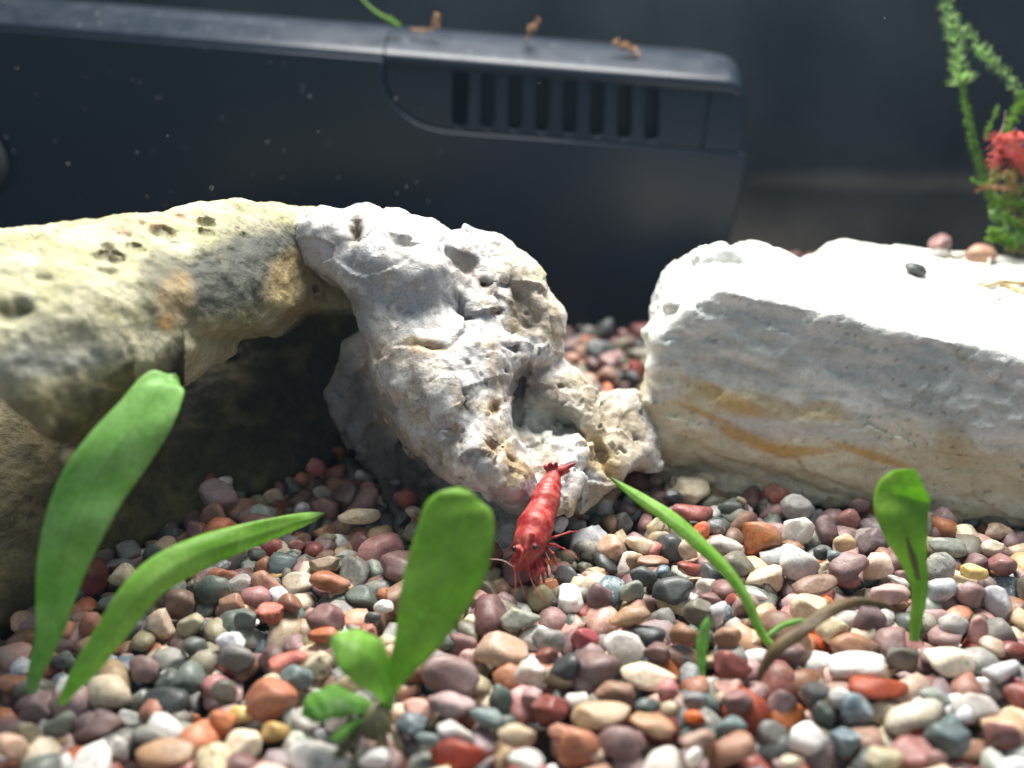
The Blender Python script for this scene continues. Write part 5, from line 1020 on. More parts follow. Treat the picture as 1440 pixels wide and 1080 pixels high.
289,521,-51,3,21,37,-26,15,38, 347,549,-50,23,0,-43,-12,12,32, 407,519,-37,7,-14,29,-38,5,26, 512,526,-53,22,7,13,42,0,37, -536,559,-50,9,30,33,21,21,39, 
-313,591,-39,24,24,27,25,12,36, -275,563,-36,45,17,10,6,2,45, 152,603,-15,9,18,17,43,24,72, 198,564,-34,35,31,-3,18,6,45, 213,554,-51,10,3,-47,12,11,38, 
283,593,-33,28,-24,17,29,24,35, 348,563,-35,10,9,-48,-6,2,43, 349,615,-17,27,-25,-25,23,23,62, 506,609,-51,27,-36,3,21,1,37, -273,645,-36,35,16,15,28,16,34, 
-196,629,-35,32,-25,-7,28,7,47, -146,622,-33,11,19,20,-40,9,47, -86,621,-32,17,28,-34,-16,5,63, 27,628,-19,19,12,43,10,20,59, 82,635,-39,5,35,-23,27,3,36, 
242,646,-29,6,-16,-2,47,14,59, 483,630,-14,4,-34,14,-34,23,56, 461,645,-51,43,5,22,-9,24,36, 485,602,-33,2,-43,-22,-12,16,39, -521,660,-37,4,47,12,10,18,37, 
-361,718,-53,47,0,16,-6,15,26, -318,681,-53,29,-17,34,-15,8,26, 232,688,-53,13,17,44,12,9,40, 257,677,-42,0,-27,-36,-21,2,38, 542,685,-53,39,13,7,27,22,41, 
545,720,-38,14,-43,21,3,15,38, 583,705,-30,5,-11,-40,-28,10,49, -593,743,-41,12,-29,6,-39,25,43, 577,763,-35,7,-6,-48,-11,20,34, -635,832,-53,28,-37,10,-16,4,37, 
185,821,-54,30,-13,-6,37,18,26, 660,796,-49,45,-10,-17,11,19,44, -684,884,-19,41,-12,-25,7,16,72, -637,882,-35,3,-42,26,2,13,43, 95,921,-52,28,-5,38,16,4,27, 
356,926,-52,9,4,-41,-28,6,30, 720,916,-47,17,40,-10,22,15,44, 163,1013,-51,25,-30,-28,13,13,28, 715,1045,-36,20,-11,-4,-44,16,46, 733,976,-28,9,-49,-7,0,21,38, 
777,1102,-44,13,3,35,-33,21,52, 174,1626,-48,17,-43,10,-15,25,41, 140,1737,-35,23,-8,22,38,1,45, 73,1758,-22,22,-44,-1,-9,23,61, 13,1904,-22,28,27,-30,-8,15,64, 
105,1850,-48,10,-19,-42,17,25,34, 86,1921,-24,6,-18,40,-23,5,47, 35,2040,-32,7,26,24,-35,14,42, 72,2040,-28,16,-44,5,-16,10,60, 102,1958,-32,5,-24,44,3,6,47, 
13,2142,-33,11,-40,-23,-17,10,61, 119,2115,-34,14,0,-47,-11,24,31, -289,647,-42,10,25,42,2,23,17, -296,613,-43,39,-17,4,26,19,21, 173,653,-18,5,-41,-8,27,16,22, 
493,624,-26,42,-10,-15,21,19,17, 484,674,-38,11,37,32,-5,0,24, 228,625,-47,3,-2,-24,44,11,18, 348,941,-52,7,-30,2,39,18,27, -216,590,-40,13,39,-21,-19,5,28, 
-521,687,-43,23,2,-32,-31,20,25, -433,677,-45,23,-20,6,39,18,20, 197,623,-32,27,-21,25,-27,18,31, 552,745,-33,16,1,47,-4,13,23, -168,623,-37,18,-15,34,-28,14,29, 
-104,644,-46,34,35,-12,2,15,22, 372,662,-35,10,1,27,-41,23,26, 330,1056,-55,37,4,-12,-31,4,22, 375,621,-48,18,17,43,7,16,23, -102,669,-54,36,10,-32,-8,4,17, 
183,834,-57,44,-21,-10,-4,9,16, 290,1228,-53,14,-19,-42,14,16,28, 217,662,-42,42,23,11,-9,20,27, 292,599,-21,38,-6,29,12,25,23, -49,669,-43,7,-19,46,-4,18,14, 
283,645,-39,1,6,47,-16,10,26, 644,920,-58,8,-36,-34,3,17,15, 111,703,-56,11,-8,37,31,12,20, -65,642,-22,37,12,0,-31,21,29, -257,690,-53,30,-8,-28,-28,16,23, 
268,605,-33,13,-4,7,48,12,16, 308,689,-41,20,-13,-34,28,20,16, -281,662,-39,33,-10,24,-27,15,22, -495,688,-57,6,-14,-22,42,7,15, -350,684,-35,24,1,44,1,6,18, 
-321,639,-54,13,33,2,35,2,22, 698,1019,-34,17,19,-42,-11,22,19, 182,892,-57,37,-6,-9,32,18,15, 760,1124,-53,9,-33,-24,27,15,27, -551,1082,-57,4,49,10,3,22,19, 
347,670,-40,10,14,32,34,15,33, -177,648,-45,32,1,37,10,14,18, -132,642,-40,37,9,32,2,12,15, 317,623,-28,5,-24,31,-30,2,25, 465,662,-42,48,13,0,0,22,21, 
-431,608,-54,0,28,-26,-32,12,21, 422,616,-38,16,-36,18,-25,15,21, -417,648,-45,38,9,23,-21,7,30, -457,1196,-7,6,-13,-48,-3,18,18, 559,1105,-37,35,1,27,23,1,18, 
368,1245,-56,4,13,46,-13,6,18, 144,620,-40,7,-17,-43,-19,25,26, 19,960,-56,47,8,1,-16,25,17, -330,680,-42,30,13,-13,35,20,28, -587,766,-51,7,7,-37,33,1,29, 
-380,705,-57,41,25,-11,-8,20,17, -115,604,-27,13,42,-24,-1,25,32, 268,662,-38,13,-25,-1,41,13,18, 531,700,-46,35,27,19,11,5,20, -478,889,-58,47,11,0,-13,9,16, 
-105,678,-55,10,33,-27,25,4,17, 61,653,-31,38,-29,9,-13,10,20, -180,618,-41,12,-30,-36,13,20,19, 
]
LIFT = [-428, -476, -138, -456, -456, -290, -458, -444, -173, -403, -194, -316, -173, -162, -160, -191, -216, -169, -263, -299, -192, -152, -195, -178, -258, -122, -460, -280, -155, -150, -127, -191, -370, -447, -463, -219, -157, -209, -183, -178, -158, -149, -128, -129, -131, -102, -184, -120, -373, -255, -186, -80, -160, -422, -176, -200, -265, -249, -103, -210, -31, -80, -83, -74, -123, -229, -207, -126, -249, -254, -308, -376, -320, -405, -368, -201, -112, -139, -123, -303, -287, -191, -217, -263, -219, -152, -185, -235, -182, -104, -143, -110, -225, -181, -104, -195, -179, -236, -68, -190, -169, -172, -120, -152, -79, -258, -214, -247, -120, -64, -87, 4, -125, -83, -199, -213, -154, -81, -145, -200, -216, -188, -199, -236, -223, -171, -191, -170, -186, -277, -134, -251, -158, -101, -62, -38, -77, -152, -271, -141, -127, -184, -110, -302, -204, -168, -139, 17, -85, -235, -312, -251, -259, -331, -346, -263, -303, -353, -347, -224, -398, -367, -280, -325, -122, -330, -263, -335, -172, -242, -293, -285, -222, -136, -112, -227, -150, -153, -138, -154, -231, -152, -145, -165, -252, -251, -358, -303, -322, -154, -351, -151, -141, -150, -152, -200, -97, -167, -155, -116, -264, 164, -251, -12, -260, -139, -145, -298]
SHOWING = 411
# ------------------------------------------------------------------ pebbles: materials
#   kind: (colour a, colour b, speckle colour or None, speckle amount, clearness, roughness, words, weight among the unseen)
STONE = {
 'terracotta': ((.40, .155, .085), (.50, .235, .14), None, 0, 0, .55, 'terracotta', 7),
 'brick': ((.42, .12, .075), (.34, .10, .08), None, 0, 0, .55, 'brick red', 3),
 'red': ((.46, .10, .055), (.52, .20, .11), (.55, .38, .25), .3, 0, .55, 'bright red', 1),
 'crimson': ((.30, .075, .085), (.38, .13, .13), None, 0, 0, .5, 'crimson', 0.6),
 'red_pink': ((.44, .16, .15), (.52, .26, .23), None, 0, 0, .5, 'rose red', 3),
 'maroon': ((.22, .075, .065), (.30, .13, .11), None, 0, 0, .45, 'maroon', 7),
 'plum': ((.185, .105, .10), (.25, .155, .145), None, 0, 0, .55, 'plum coloured', 16),
 'plum_grey': ((.20, .145, .15), (.27, .20, .20), None, 0, 0, .6, 'grey plum', 6),
 'mauve': ((.34, .225, .215), (.42, .29, .28), (.22, .13, .13), .25, 0, .6, 'mauve', 9),
 'sienna': ((.33, .145, .075), (.44, .21, .12), None, 0, 0, .5, 'sienna brown', 2),
 'brown': ((.24, .135, .09), (.33, .20, .14), None, 0, 0, .55, 'brown', 12),
 'tan': ((.40, .29, .17), (.48, .37, .25), None, 0, 0, .55, 'tan', 5),
 'orange': ((.50, .27, .14), (.58, .37, .23), None, 0, .15, .5, 'orange', 1),
 'peach': ((.62, .40, .28), (.70, .53, .40), None, 0, .25, .45, 'peach coloured', 3.5),
 'pink': ((.60, .34, .28), (.66, .45, .38), None, 0, .15, .5, 'pink', 4),
 'cream': ((.64, .54, .38), (.74, .66, .52), (.40, .28, .16), .15, .15, .55, 'cream', 5),
 'white': ((.78, .75, .70), (.84, .82, .79), (.62, .50, .38), .1, .3, .45, 'white', 4),
 'lilac': ((.66, .65, .70), (.76, .75, .78), None, 0, .4, .4, 'lilac white', 2),
 'pale_grey': ((.55, .54, .51), (.66, .65, .62), (.35, .34, .32), .15, .15, .5, 'pale grey', 3),
 'honey': ((.62, .48, .30), (.70, .60, .46), None, 0, .6, .3, 'honey coloured glassy', 3),
 'clear': ((.62, .58, .53), (.72, .69, .64), None, 0, .6, .28, 'clear grey glassy', 3),
 'glass': ((.52, .55, .57), (.62, .65, .67), None, 0, .55, .3, 'cloudy blue grey', 1),
 'yellow': ((.66, .50, .22), (.74, .62, .36), None, 0, .3, .45, 'yellow', 0.5),
 'mustard': ((.54, .36, .11), (.62, .46, .19), None, 0, .2, .5, 'mustard yellow', .2),
 'grey': ((.20, .19, .175), (.27, .26, .24), None, 0, 0, .6, 'warm grey', 8),
 'slate': ((.052, .058, .06), (.085, .09, .09), None, 0, 0, .5, 'dark slate', 7),
 'blue': ((.085, .12, .145), (.15, .19, .21), (.34, .38, .40), .2, 0, .5, 'slate blue', 2),
 'teal': ((.10, .14, .14), (.17, .215, .21), None, 0, 0, .5, 'teal grey', 2),
 'green_slate': ((.085, .105, .09), (.145, .165, .145), None, 0, 0, .5, 'dark green grey', 6),
 'grey_green': ((.20, .22, .185), (.29, .30, .26), None, 0, 0, .5, 'grey green', 3),
 'pale_green': ((.36, .40, .34), (.47, .50, .44), None, 0, .1, .5, 'pale green', 2),
 'olive': ((.30, .26, .16), (.40, .36, .25), None, 0, 0, .55, 'olive tan', 5),
 'olive_dark': ((.13, .12, .085), (.19, .175, .13), None, 0, 0, .55, 'dark olive', 5),
 'speck': ((.26, .24, .185), (.35, .33, .27), (.05, .05, .045), .5, 0, .5, 'black speckled olive', 2),
 'speck_tan': ((.50, .42, .27), (.58, .51, .38), (.10, .085, .06), .45, 0, .55, 'speckled yellow and black', 2),
 'grey_speck': ((.17, .18, .185), (.26, .265, .27), (.50, .50, .50), .35, 0, .55, 'white flecked grey', 2),
 'green_speck': ((.22, .235, .185), (.29, .30, .25), (.46, .44, .34), .35, 0, .55, 'flecked grey green', 1),
 'blue_speck': ((.10, .145, .17), (.18, .23, .25), (.48, .54, .54), .4, 0, .5, 'mottled blue and white', 1),
 'streak': ((.19, .19, .175), (.33, .32, .28), (.08, .08, .075), .4, 0, .55, 'dark streaked grey', 2),
}
def stone_material(kind):
    a, b, sp, amt, clear, rough, words, wt = STONE[kind]
    m = Mat('stone_' + kind)
    info = m.node('ShaderNodeObjectInfo')
    rnd = m.math('FRACT', m.math('ADD', m.math('MULTIPLY', info.outputs['Random'], 3.0), m.attr('rnd', 'Fac')))
    w = m.math('MULTIPLY', rnd, 57.0)
    n1 = m.noise(5.0, 4.0, 0.6, w=w); n2 = m.noise(22.0, 4.0, 0.65, w=w); n3 = m.noise(2.2, 2.0, 0.5, w=w)
    c = m.mix(a, b, m.ramp(n1, [(.32, 0.), (.66, 1.)]))
    hs = m.node('ShaderNodeHueSaturation'); m.link(c, hs.inputs['Color'])
    m.link(m.math('ADD', m.math('MULTIPLY', rnd, .012), .492), hs.inputs['Hue'])
    m.link(m.math('ADD', m.math('MULTIPLY', m.math('FRACT', m.math('MULTIPLY', rnd, 7.3)), .5), .68), hs.inputs['Value'])
    m.link(m.math('ADD', m.math('MULTIPLY', m.math('FRACT', m.math('MULTIPLY', rnd, 13.7)), 0.4), .84), hs.inputs['Saturation'])
    c = hs.outputs[0]
    c = m.mix(c, m.ramp(n2, [(.3, .66), (.5, 1.0), (.75, 1.2)]), 0.8, 'MULTIPLY')
    if sp:
        cut = 0.62 - 0.16 * amt
        c = m.mix(c, sp, m.math('MULTIPLY', m.ramp(m.noise(13.0, 3.0, .7, w=w), [(cut, 0.), (cut + .06, 1.)]), .85))
    dk = m.ramp(m.noise(3.4, 5.0, .7, w=w), [(.34, .55), (.52, 1.)])
    c = m.mix(c, dk, .8, 'MULTIPLY')
    # pale silt and a few dark pores
    c = m.mix(c, m.ramp(m.noise(34.0, 2.0, .5, w=w), [(.26, .45), (.34, 1.)]), .6, 'MULTIPLY')
    c = m.mix(c, tuple(min(1, .55 * x + .28) for x in b), m.math('MULTIPLY', m.ramp(n3, [(.55, 0.), (.75, 1.)]), .35))
    nb = m.bump(n1, .25, .06); nb = m.bump(n2, .35, .02, nb)
    m.set(base=c, rough=rough * .85, normal=nb, spec=.4)
    if clear:
        m.set(sss=min(.85, clear * 1.1), sssc=.11, sssr=(1., .85, .7))
        if clear >= .5: m.set(trans=.2, ior=1.2, rough=.25)
    return m.m
STONE_MAT = {k: stone_material(k) for k in STONE}

# ------------------------------------------------------------------ pebbles: the bed
def decode_rest():
    a = np.array(REST, float).reshape(-1, 9)
    return a[:, :3] / 100.0, a[:, 3:7] / 50.0, a[:, 7].astype(int), a[:, 8] / 100.0
def build_pebbles():
    rng = random.Random(31)
    seen = seen_list(); lifts = [v / 1000.0 for v in LIFT]
    stones = []                                        # object, kind, centre in the photograph, size there
    shapes = {}
    for k in range(N_SHAPES):
        V, F = pebble_shape(k, 3)
        me = mesh_np('pebble', V, F); me.polygons.foreach_set('use_smooth', np.ones(len(F), bool))
        shapes[k] = (me, V, F)
    def put(me, loc, q, scale, kind):
        o = bpy.data.objects.new('pebble', me); COL.objects.link(o)
        o.location = loc; o.rotation_mode = 'QUATERNION'; o.rotation_quaternion = q; o.scale = scale
        if not me.materials: me.materials.append(STONE_MAT[kind])
        o.material_slots[0].link = 'OBJECT'; o.material_slots[0].material = STONE_MAT[kind]
        return o
    ANG = {'crimson': 9, 'brick': 8, 'sienna': 7, 'cream': 5, 'terracotta': 6, 'plum': 6}
    for i, s in enumerate(seen):
        c, q, dm = seen_stone(i, *s, lift=lifts[i])
        V, F = pebble_shape(200 + i, 3, scale=(1, 1, 1), cuts=ANG.get(s[0]))
        me = mesh_np('pebble', V * np.array(dm) * 1.04, F)
        o = put(me, c, q, (1, 1, 1), s[0])
        me.polygons.foreach_set('use_smooth', np.ones(len(F), bool))
        stones.append((o, s[0], s[1], s[2], math.sqrt(s[3] * s[4])))
    xyz, q, k, s = decode_rest()
    kinds = list(STONE); wts = [STONE[x][7] for x in kinds]
    single = 300 - len(seen) - 4
    V_, F_, M_, R_, off = [], [], [], [], 0
    low = {}
    for j in range(len(xyz)):
        kind = rng.choices(kinds, wts)[0]
        if xyz[j][1] > 14.6: kind = rng.choice(('plum', 'maroon', 'brown', 'slate', 'grey', 'terracotta', 'green_slate', 'olive_dark'))  # far stones take dark kinds only, imitating the shadow behind the rocks
        qq = Quaternion(q[j]).normalized()
        if j < single:
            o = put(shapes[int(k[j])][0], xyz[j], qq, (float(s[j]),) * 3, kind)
            px, py, d = proj(xyz[j])
            stones.append((o, kind, px, py, .8 * s[j] / d * FPX))
        else:
            lv = 3 if j < SHOWING else 2
            if (int(k[j]), lv) not in low: low[int(k[j]), lv] = pebble_shape(int(k[j]), lv)
            V, F = low[int(k[j]), lv]
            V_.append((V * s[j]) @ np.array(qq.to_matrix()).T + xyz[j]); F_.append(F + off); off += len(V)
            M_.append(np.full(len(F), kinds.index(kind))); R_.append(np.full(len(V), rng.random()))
    # the far floor, beyond the reach of the eye, gets a plain scatter
    def add_loose(x, y, z, sz):
        nonlocal off
        kind = rng.choices(kinds, wts)[0] if y < 14.6 else rng.choice(('plum', 'maroon', 'brown', 'slate', 'grey', 'green_slate')); kk = rng.randrange(N_SHAPES)  # dark kinds again put shade into the colour of the far scatter
        if (kk, 2) not in low: low[kk, 2] = pebble_shape(kk, 2)
        V, F = low[kk, 2]
        e = np.array(Euler((rng.uniform(-.5, .5), rng.uniform(-.5, .5), rng.uniform(0, 6.28))).to_matrix())
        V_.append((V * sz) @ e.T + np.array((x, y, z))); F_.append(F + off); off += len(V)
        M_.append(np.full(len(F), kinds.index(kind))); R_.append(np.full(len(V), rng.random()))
    y = 4.6
    while y < 26.6:
        hw = .563 * (y * CP + CAMH * SP) + .7
        x = -14.0
        while x < 14:
            deep = -.42 if (abs(x) < hw and y > 5.6 and (y < 14.2 or .1 < x < 5.2)) else -.18
            if deep > -.3 or y < 14: add_loose(x + rng.uniform(-.14, .14), y + rng.uniform(-.14, .14), deep + rng.uniform(-.06, .1), rng.uniform(.36, .62))
            x += .40
        y += .40
    me = mesh_np('loose_gravel', np.concatenate(V_), np.concatenate(F_))
    for kd in kinds: me.materials.append(STONE_MAT[kd])
    me.polygons.foreach_set('material_index', np.concatenate(M_).astype(np.int32))
    set_float(me, 'rnd', np.concatenate(R_))
    tag(link('loose_gravel', me), 'loose mixed gravel of small pebbles filling the bed', 'gravel', kind='stuff')
    return stones
PEBBLES = build_pebbles()
# ------------------------------------------------------------------ water plants
def leaf_material(name, a, b, trans=.45, vein=(.25, .42, .12), veil=None):
    m = Mat(name)
    n1 = m.noise(2.6, 4.0); n2 = m.noise(16.0, 3.0)
    c = m.mix(a, b, m.ramp(n1, [(.35, 0.), (.65, 1.)]))
    c = m.mix(c, m.ramp(n2, [(.3, .78), (.6, 1.05)]), .7, 'MULTIPLY')
    wv = m.node('ShaderNodeTexWave', wave_type='BANDS', bands_direction='X')
    wv.inputs['Scale'].default_value = 9.0; wv.inputs['Distortion'].default_value = 1.5
    comb = m.node('ShaderNodeCombineXYZ'); m.link(m.attr('across', 'Fac'), comb.inputs[0]); m.link(m.attr('along', 'Fac'), comb.inputs[1])
    m.link(comb.outputs[0], wv.inputs['Vector'])
    c = m.mix(c, (.80, .86, .74), m.math('MULTIPLY', m.ramp(wv.outputs['Fac'], [(.0, .0), (1., .3)]), 1.0), 'MULTIPLY')
    tip = m.ramp(m.attr('along', 'Fac'), [(.9, 0.), (.985, 1.)])
    if veil: c = m.mix(c, veil, m.math('MULTIPLY', tip, .85))
    c = m.mix(c, (.30, .30, .16), m.ramp(m.noise(11.0, 3.0, .7), [(.25, .8), (.34, 0.)]), 'MULTIPLY')
    mid = m.math('ABSOLUTE', m.attr('across', 'Fac'))
    c = m.mix(c, vein, m.math('MULTIPLY', m.ramp(mid, [(.0, .8), (.07, 0.)]), .5))
    cells = m.voronoi(30.0)
    nb = m.bump(n1, .25, .05); nb = m.bump(wv.outputs['Fac'], .3, .012, nb); nb = m.bump(cells, .12, .01, nb)
    m.set(base=c, rough=.36, spec=.6, normal=nb)
    tr = m.node('ShaderNodeBsdfTranslucent'); m.link(c, tr.inputs['Color']); m.link(nb, tr.inputs['Normal'])
    mx = m.node('ShaderNodeMixShader'); mx.inputs[0].default_value = trans
    m.link(m.b.outputs[0], mx.inputs[1]); m.link(tr.outputs[0], mx.inputs[2])
    m.link(mx.outputs[0], m.n['Material Output'].inputs['Surface'])
    return m.m
def spline(P, n):
    """smooth curve through rows of P"""
    P = np.asarray(P, float); k = len(P)
    t = np.linspace(0, k - 1, n); out = []
    for u in t:
        i = min(int(u), k - 2); f = u - i
        p0, p1, p2, p3 = P[max(i - 1, 0)], P[i], P[i + 1], P[min(i + 2, k - 1)]
        out.append(.5 * (2 * p1 + (p2 - p0) * f + (2 * p0 - 5 * p1 + 4 * p2 - p3) * f * f + (3 * p1 - p0 - 3 * p2 + p3) * f ** 3))
    return np.array(out)
def blade(name, rows, mat, parent, cup=.18, wave=.03, yaw=0.0, thick=.010, seed=0, n=44, m=11):
    """a leaf from rows (x, y, depth, width) read in the photograph; yaw turns the blade about its own length"""
    R = spline(rows, n); R[:, 3] = np.maximum(R[:, 3], 1.5)
    C = np.array([pix(*r[:3]) for r in R]); wd = R[:, 3] / FPX * R[:, 2] * .5
    T = np.gradient(C, axis=0); T /= np.linalg.norm(T, axis=1)[:, None]
    view = C - np.array((0, 0, CAMH)); view /= np.linalg.norm(view, axis=1)[:, None]
    Sd = np.cross(T, view); Sd /= np.linalg.norm(Sd, axis=1)[:, None]
    Nn = np.cross(Sd, T)
    ya = np.radians(yaw if np.ndim(yaw) else np.full(n, yaw))
    S2 = Sd * np.cos(ya)[:, None] + Nn * np.sin(ya)[:, None]; N2 = np.cross(S2, T)
    wd = wd / np.maximum(np.cos(ya), .4)
    s = np.linspace(-1, 1, m)
    top = np.zeros((n, m, 3))
    L = np.linspace(0, 1, n)
    for j, x in enumerate(s):
        edge = wave * abs(x) ** 2 * np.sin(L * 17 + 2.1 * np.sign(x) + seed) + .012 * np.sin(L * 31 + x * 3 + seed)
        off = cup * wd * (x * x - .3) + edge * np.minimum(1, wd * 3)
        top[:, j] = C + S2 * (wd * x * (1 + .03 * np.sin(L * 23 + seed + x)))[:, None] + N2 * off[:, None]
    rib = thick * (.5 + 2.2 * np.exp(-(s / .10) ** 2)) * .5
    fr = top - N2[:, None, :] * rib[None, :, None]; bk = top + N2[:, None, :] * rib[None, :, None]
    V = np.concatenate([fr.reshape(-1, 3), bk.reshape(-1, 3)]); k = n * m
    I = np.arange(k).reshape(n, m)
    Q = np.stack([I[:-1, :-1], I[:-1, 1:], I[1:, 1:], I[1:, :-1]], -1).reshape(-1, 4)
    Q = [Q, Q[:, ::-1] + k]
    for e, fl in ((I[:, 0], 0), (I[:, -1], 1), (I[0], 1), (I[-1], 0)):
        q = np.stack([e[:-1], e[1:], e[1:] + k, e[:-1] + k], -1)
        Q.append(q[:, ::-1] if fl else q)
    me = mesh_np(name, V, np.concatenate(Q))
    al = np.repeat(L, m); ac = np.tile(s, n)
    set_float(me, 'along', np.r_[al, al]); set_float(me, 'across', np.r_[ac, ac])
    bm = bmesh.new(); bm.from_mesh(me); bmesh.ops.recalc_face_normals(bm, faces=bm.faces); bm.to_mesh(me); bm.free()
    return link(name, me, mat, parent)
def tube_mesh(name, paths, sides=7):
    """tubes (points, radii) in one mesh"""
    V, F = [], []
    for P, rad in paths:
        P = np.asarray(P, float); rad = np.broadcast_to(rad, len(P))
        T = np.gradient(P, axis=0); T /= np.maximum(np.linalg.norm(T, axis=1)[:, None], 1e-9)
        a = np.cross(T, (0.31, 0.2, 0.93)); a /= np.maximum(np.linalg.norm(a, axis=1)[:, None], 1e-9); b = np.cross(T, a)
        o = len(V)
        for i in range(len(P)):
            for k in range(sides):
                t = 2 * math.pi * k / sides
                V.append(P[i] + rad[i] * (math.cos(t) * a[i] + math.sin(t) * b[i]))
        for i in range(len(P) - 1):
            for k in range(sides):
                x, y = o + i * sides + k, o + i * sides + (k + 1) % sides
                F.append((x, y, y + sides, x + sides))
        F.append(tuple(o + k for k in range(sides))[::-1]); F.append(tuple(o + (len(P) - 1) * sides + k for k in range(sides)))
    return mesh_py(name, V, F)
GREEN = leaf_material('leaf_green', (.27, .62, .11), (.44, .76, .27), .6, veil=(.012, .07, .03))
BRIGHT = leaf_material('leaf_bright', (.30, .66, .07), (.45, .76, .18), .6, veil=(.02, .11, .03))
DEEP = leaf_material('leaf_deep', (.09, .30, .02), (.15, .38, .05), .45)
LIME = leaf_material('leaf_lime', (.28, .55, .06), (.38, .66, .11), .6)
ROOT = Mat('root_brown'); ROOT.set(base=ROOT.mix((.07, .075, .03), (.15, .13, .06), ROOT.noise(9.0)), rough=.6); ROOT = ROOT.m
def plant(px, py, label, lift=-.05):
    return empty('water_plant', ground(px, py, lift), label, 'plant', 'broad leaved water plants rooted in the gravel')

p = plant(50, 955, 'tall broad green leaf with a folded dark tip standing before the cream arch')
blade('leaf', [(45, 975, 9.62, 12), (50, 945, 9.65, 20), (68, 890, 9.62, 36), (83, 810, 9.5, 62), (99, 750, 9.42, 80), (125, 692, 9.5, 90), (161, 640, 9.6, 88), (195, 593, 9.75, 80), (215, 562, 9.9, 74), (228, 544, 10.02, 64), (235, 533, 10.12, 48), (239, 528, 10.18, 26), (239, 526, 10.2, 3)], GREEN, p, .2, .05, 12, seed=1)
p = plant(92, 985, 'narrow bright green leaf bending low over the gravel to a pointed tip')
blade('leaf', [(84, 992, 9.35, 8), (94, 978, 9.35, 16), (118, 945, 9.35, 30), (150, 900, 9.4, 40), (186, 850, 9.5, 52), (228, 808, 9.7, 50), (284, 778, 10.0, 46), (345, 757, 10.4, 38), (405, 738, 10.8, 26), (436, 729, 11.0, 16), (456, 722, 11.1, 2)], BRIGHT, p, .3, .05, -20, seed=2.4)
p = plant(530, 1000, 'water plant with one large spoon shaped leaf and smaller leaves at its foot')
blade('leaf', [(540, 1000, 9.2, 12), (546, 975, 9.2, 20), (565, 935, 9.14, 40), (591, 885, 9.1, 76), (615, 828, 9.1, 104), (634, 770, 9.12, 114), (646, 726, 9.15, 104), (653, 703, 9.17, 74), (657, 694, 9.2, 44), (660, 689, 9.21, 6)], LIME, p, .16, .03, 8, seed=3)
blade('leaf', [(548, 1000, 9.15, 12), (544, 975, 9.1, 26), (530, 945, 8.95, 56), (508, 921, 8.85, 66), (485, 905, 8.85, 50), (464, 897, 8.9, 10)], BRIGHT, p, .25, .03, -18, seed=4)
blade('leaf', [(536, 1006, 9.1, 8), (506, 990, 9.0, 26), (468, 985, 8.9, 44), (440, 994, 8.85, 40), (424, 1004, 8.85, 8)], DEEP, p, .2, .04, -35, seed=5)
blade('leaf', [(512, 1012, 8.95, 5), (494, 1020, 8.85, 12), (476, 1036, 8.75, 14), (462, 1040, 8.72, 4)], GREEN, p, .2, .02, 0, seed=6)
rg = random.Random(3)
for k in range(9):
    a = rg.uniform(-1, 1)
    P = [pix(530 + 8 * a, 1000, 9.12), pix(524 + 26 * a, 1016 - rg.uniform(0, 14), 9.0), pix(518 + 55 * a, 1030 + rg.uniform(-8, 14), 8.92), pix(512 + 80 * a, 1058 + rg.uniform(-6, 20), 8.86)]
    link('root', tube_mesh('root', [(spline(P, 14), np.linspace(.045, .02, 14))]), ROOT, p)
link('crown', tube_mesh('crown', [(spline([pix(538, 990, 9.2), pix(528, 1012, 9.1), pix(520, 1040, 9.05)], 10), np.array([.06, .09, .13, .16, .18, .19, .18, .16, .12, .06]))], 12), ROOT, p)
p = plant(1084, 905, 'thin grass like blade arching from the gravel towards the red shrimp')
blade('leaf', [(1090, 909, 10.15, 8), (1078, 900, 10.15, 12), (1066, 880, 10.15, 13), (1050, 842, 10.2, 15), (1020, 800, 10.3, 18), (985, 765, 10.45, 20), (945, 730, 10.65, 21), (905, 703, 10.9, 17), (876, 684, 11.05, 9), (856, 670, 11.15, 2)], BRIGHT, p, .35, .01, -15, seed=7, m=7)
blade('leaf', [(1080, 894, 10.2, 6), (1100, 880, 10.25, 8), (1120, 874, 10.3, 8), (1134, 871, 10.32, 3)], GREEN, p, .3, .01, 0, seed=8, m=7, n=20)
p = plant(987, 946, 'tiny green sprout of a single short leaf between pebbles beside a brick red stone')
blade('leaf', [(988, 950, 9.85, 7), (986, 930, 9.85, 13), (987, 905, 9.82, 16), (992, 882, 9.8, 14), (998, 866, 9.82, 3)], GREEN, p, .3, .02, 10, seed=9, m=7, n=24)
p = plant(1287, 893, 'upright paddle shaped green leaf with a brown midrib before the white block')
blade('leaf', [(1285, 902, 10.2, 13), (1287, 880, 10.2, 16), (1291, 850, 10.18, 19), (1292, 820, 10.15, 25), (1285, 790, 10.12, 36), (1274, 757, 10.1, 55), (1268, 726, 10.12, 70), (1268, 700, 10.17, 72), (1272, 688, 10.1, 64), (1279, 674, 9.98, 40), (1286, 660, 9.86, 4)], LIME, p, .28, .03, 6, seed=10)
VEIN = Mat('vein_brown'); VEIN.set(base=(.10, .09, .03), rough=.6); VEIN = VEIN.m
link('midrib', tube_mesh('midrib', [(spline([pix(1291, 815, 10.13), pix(1286, 792, 10.10), pix(1277, 762, 10.085), pix(1271, 735, 10.10)], 16), np.r_[np.linspace(.02, .034, 6), np.linspace(.034, .006, 10)])]), VEIN, p)
DEAD = leaf_material('leaf_dead', (.13, .085, .04), (.26, .17, .08), .5)
e = empty('dead_leaf', ground(1075, 945, 0), 'decaying brown leaf arching limply over the pebbles', 'dead leaf')
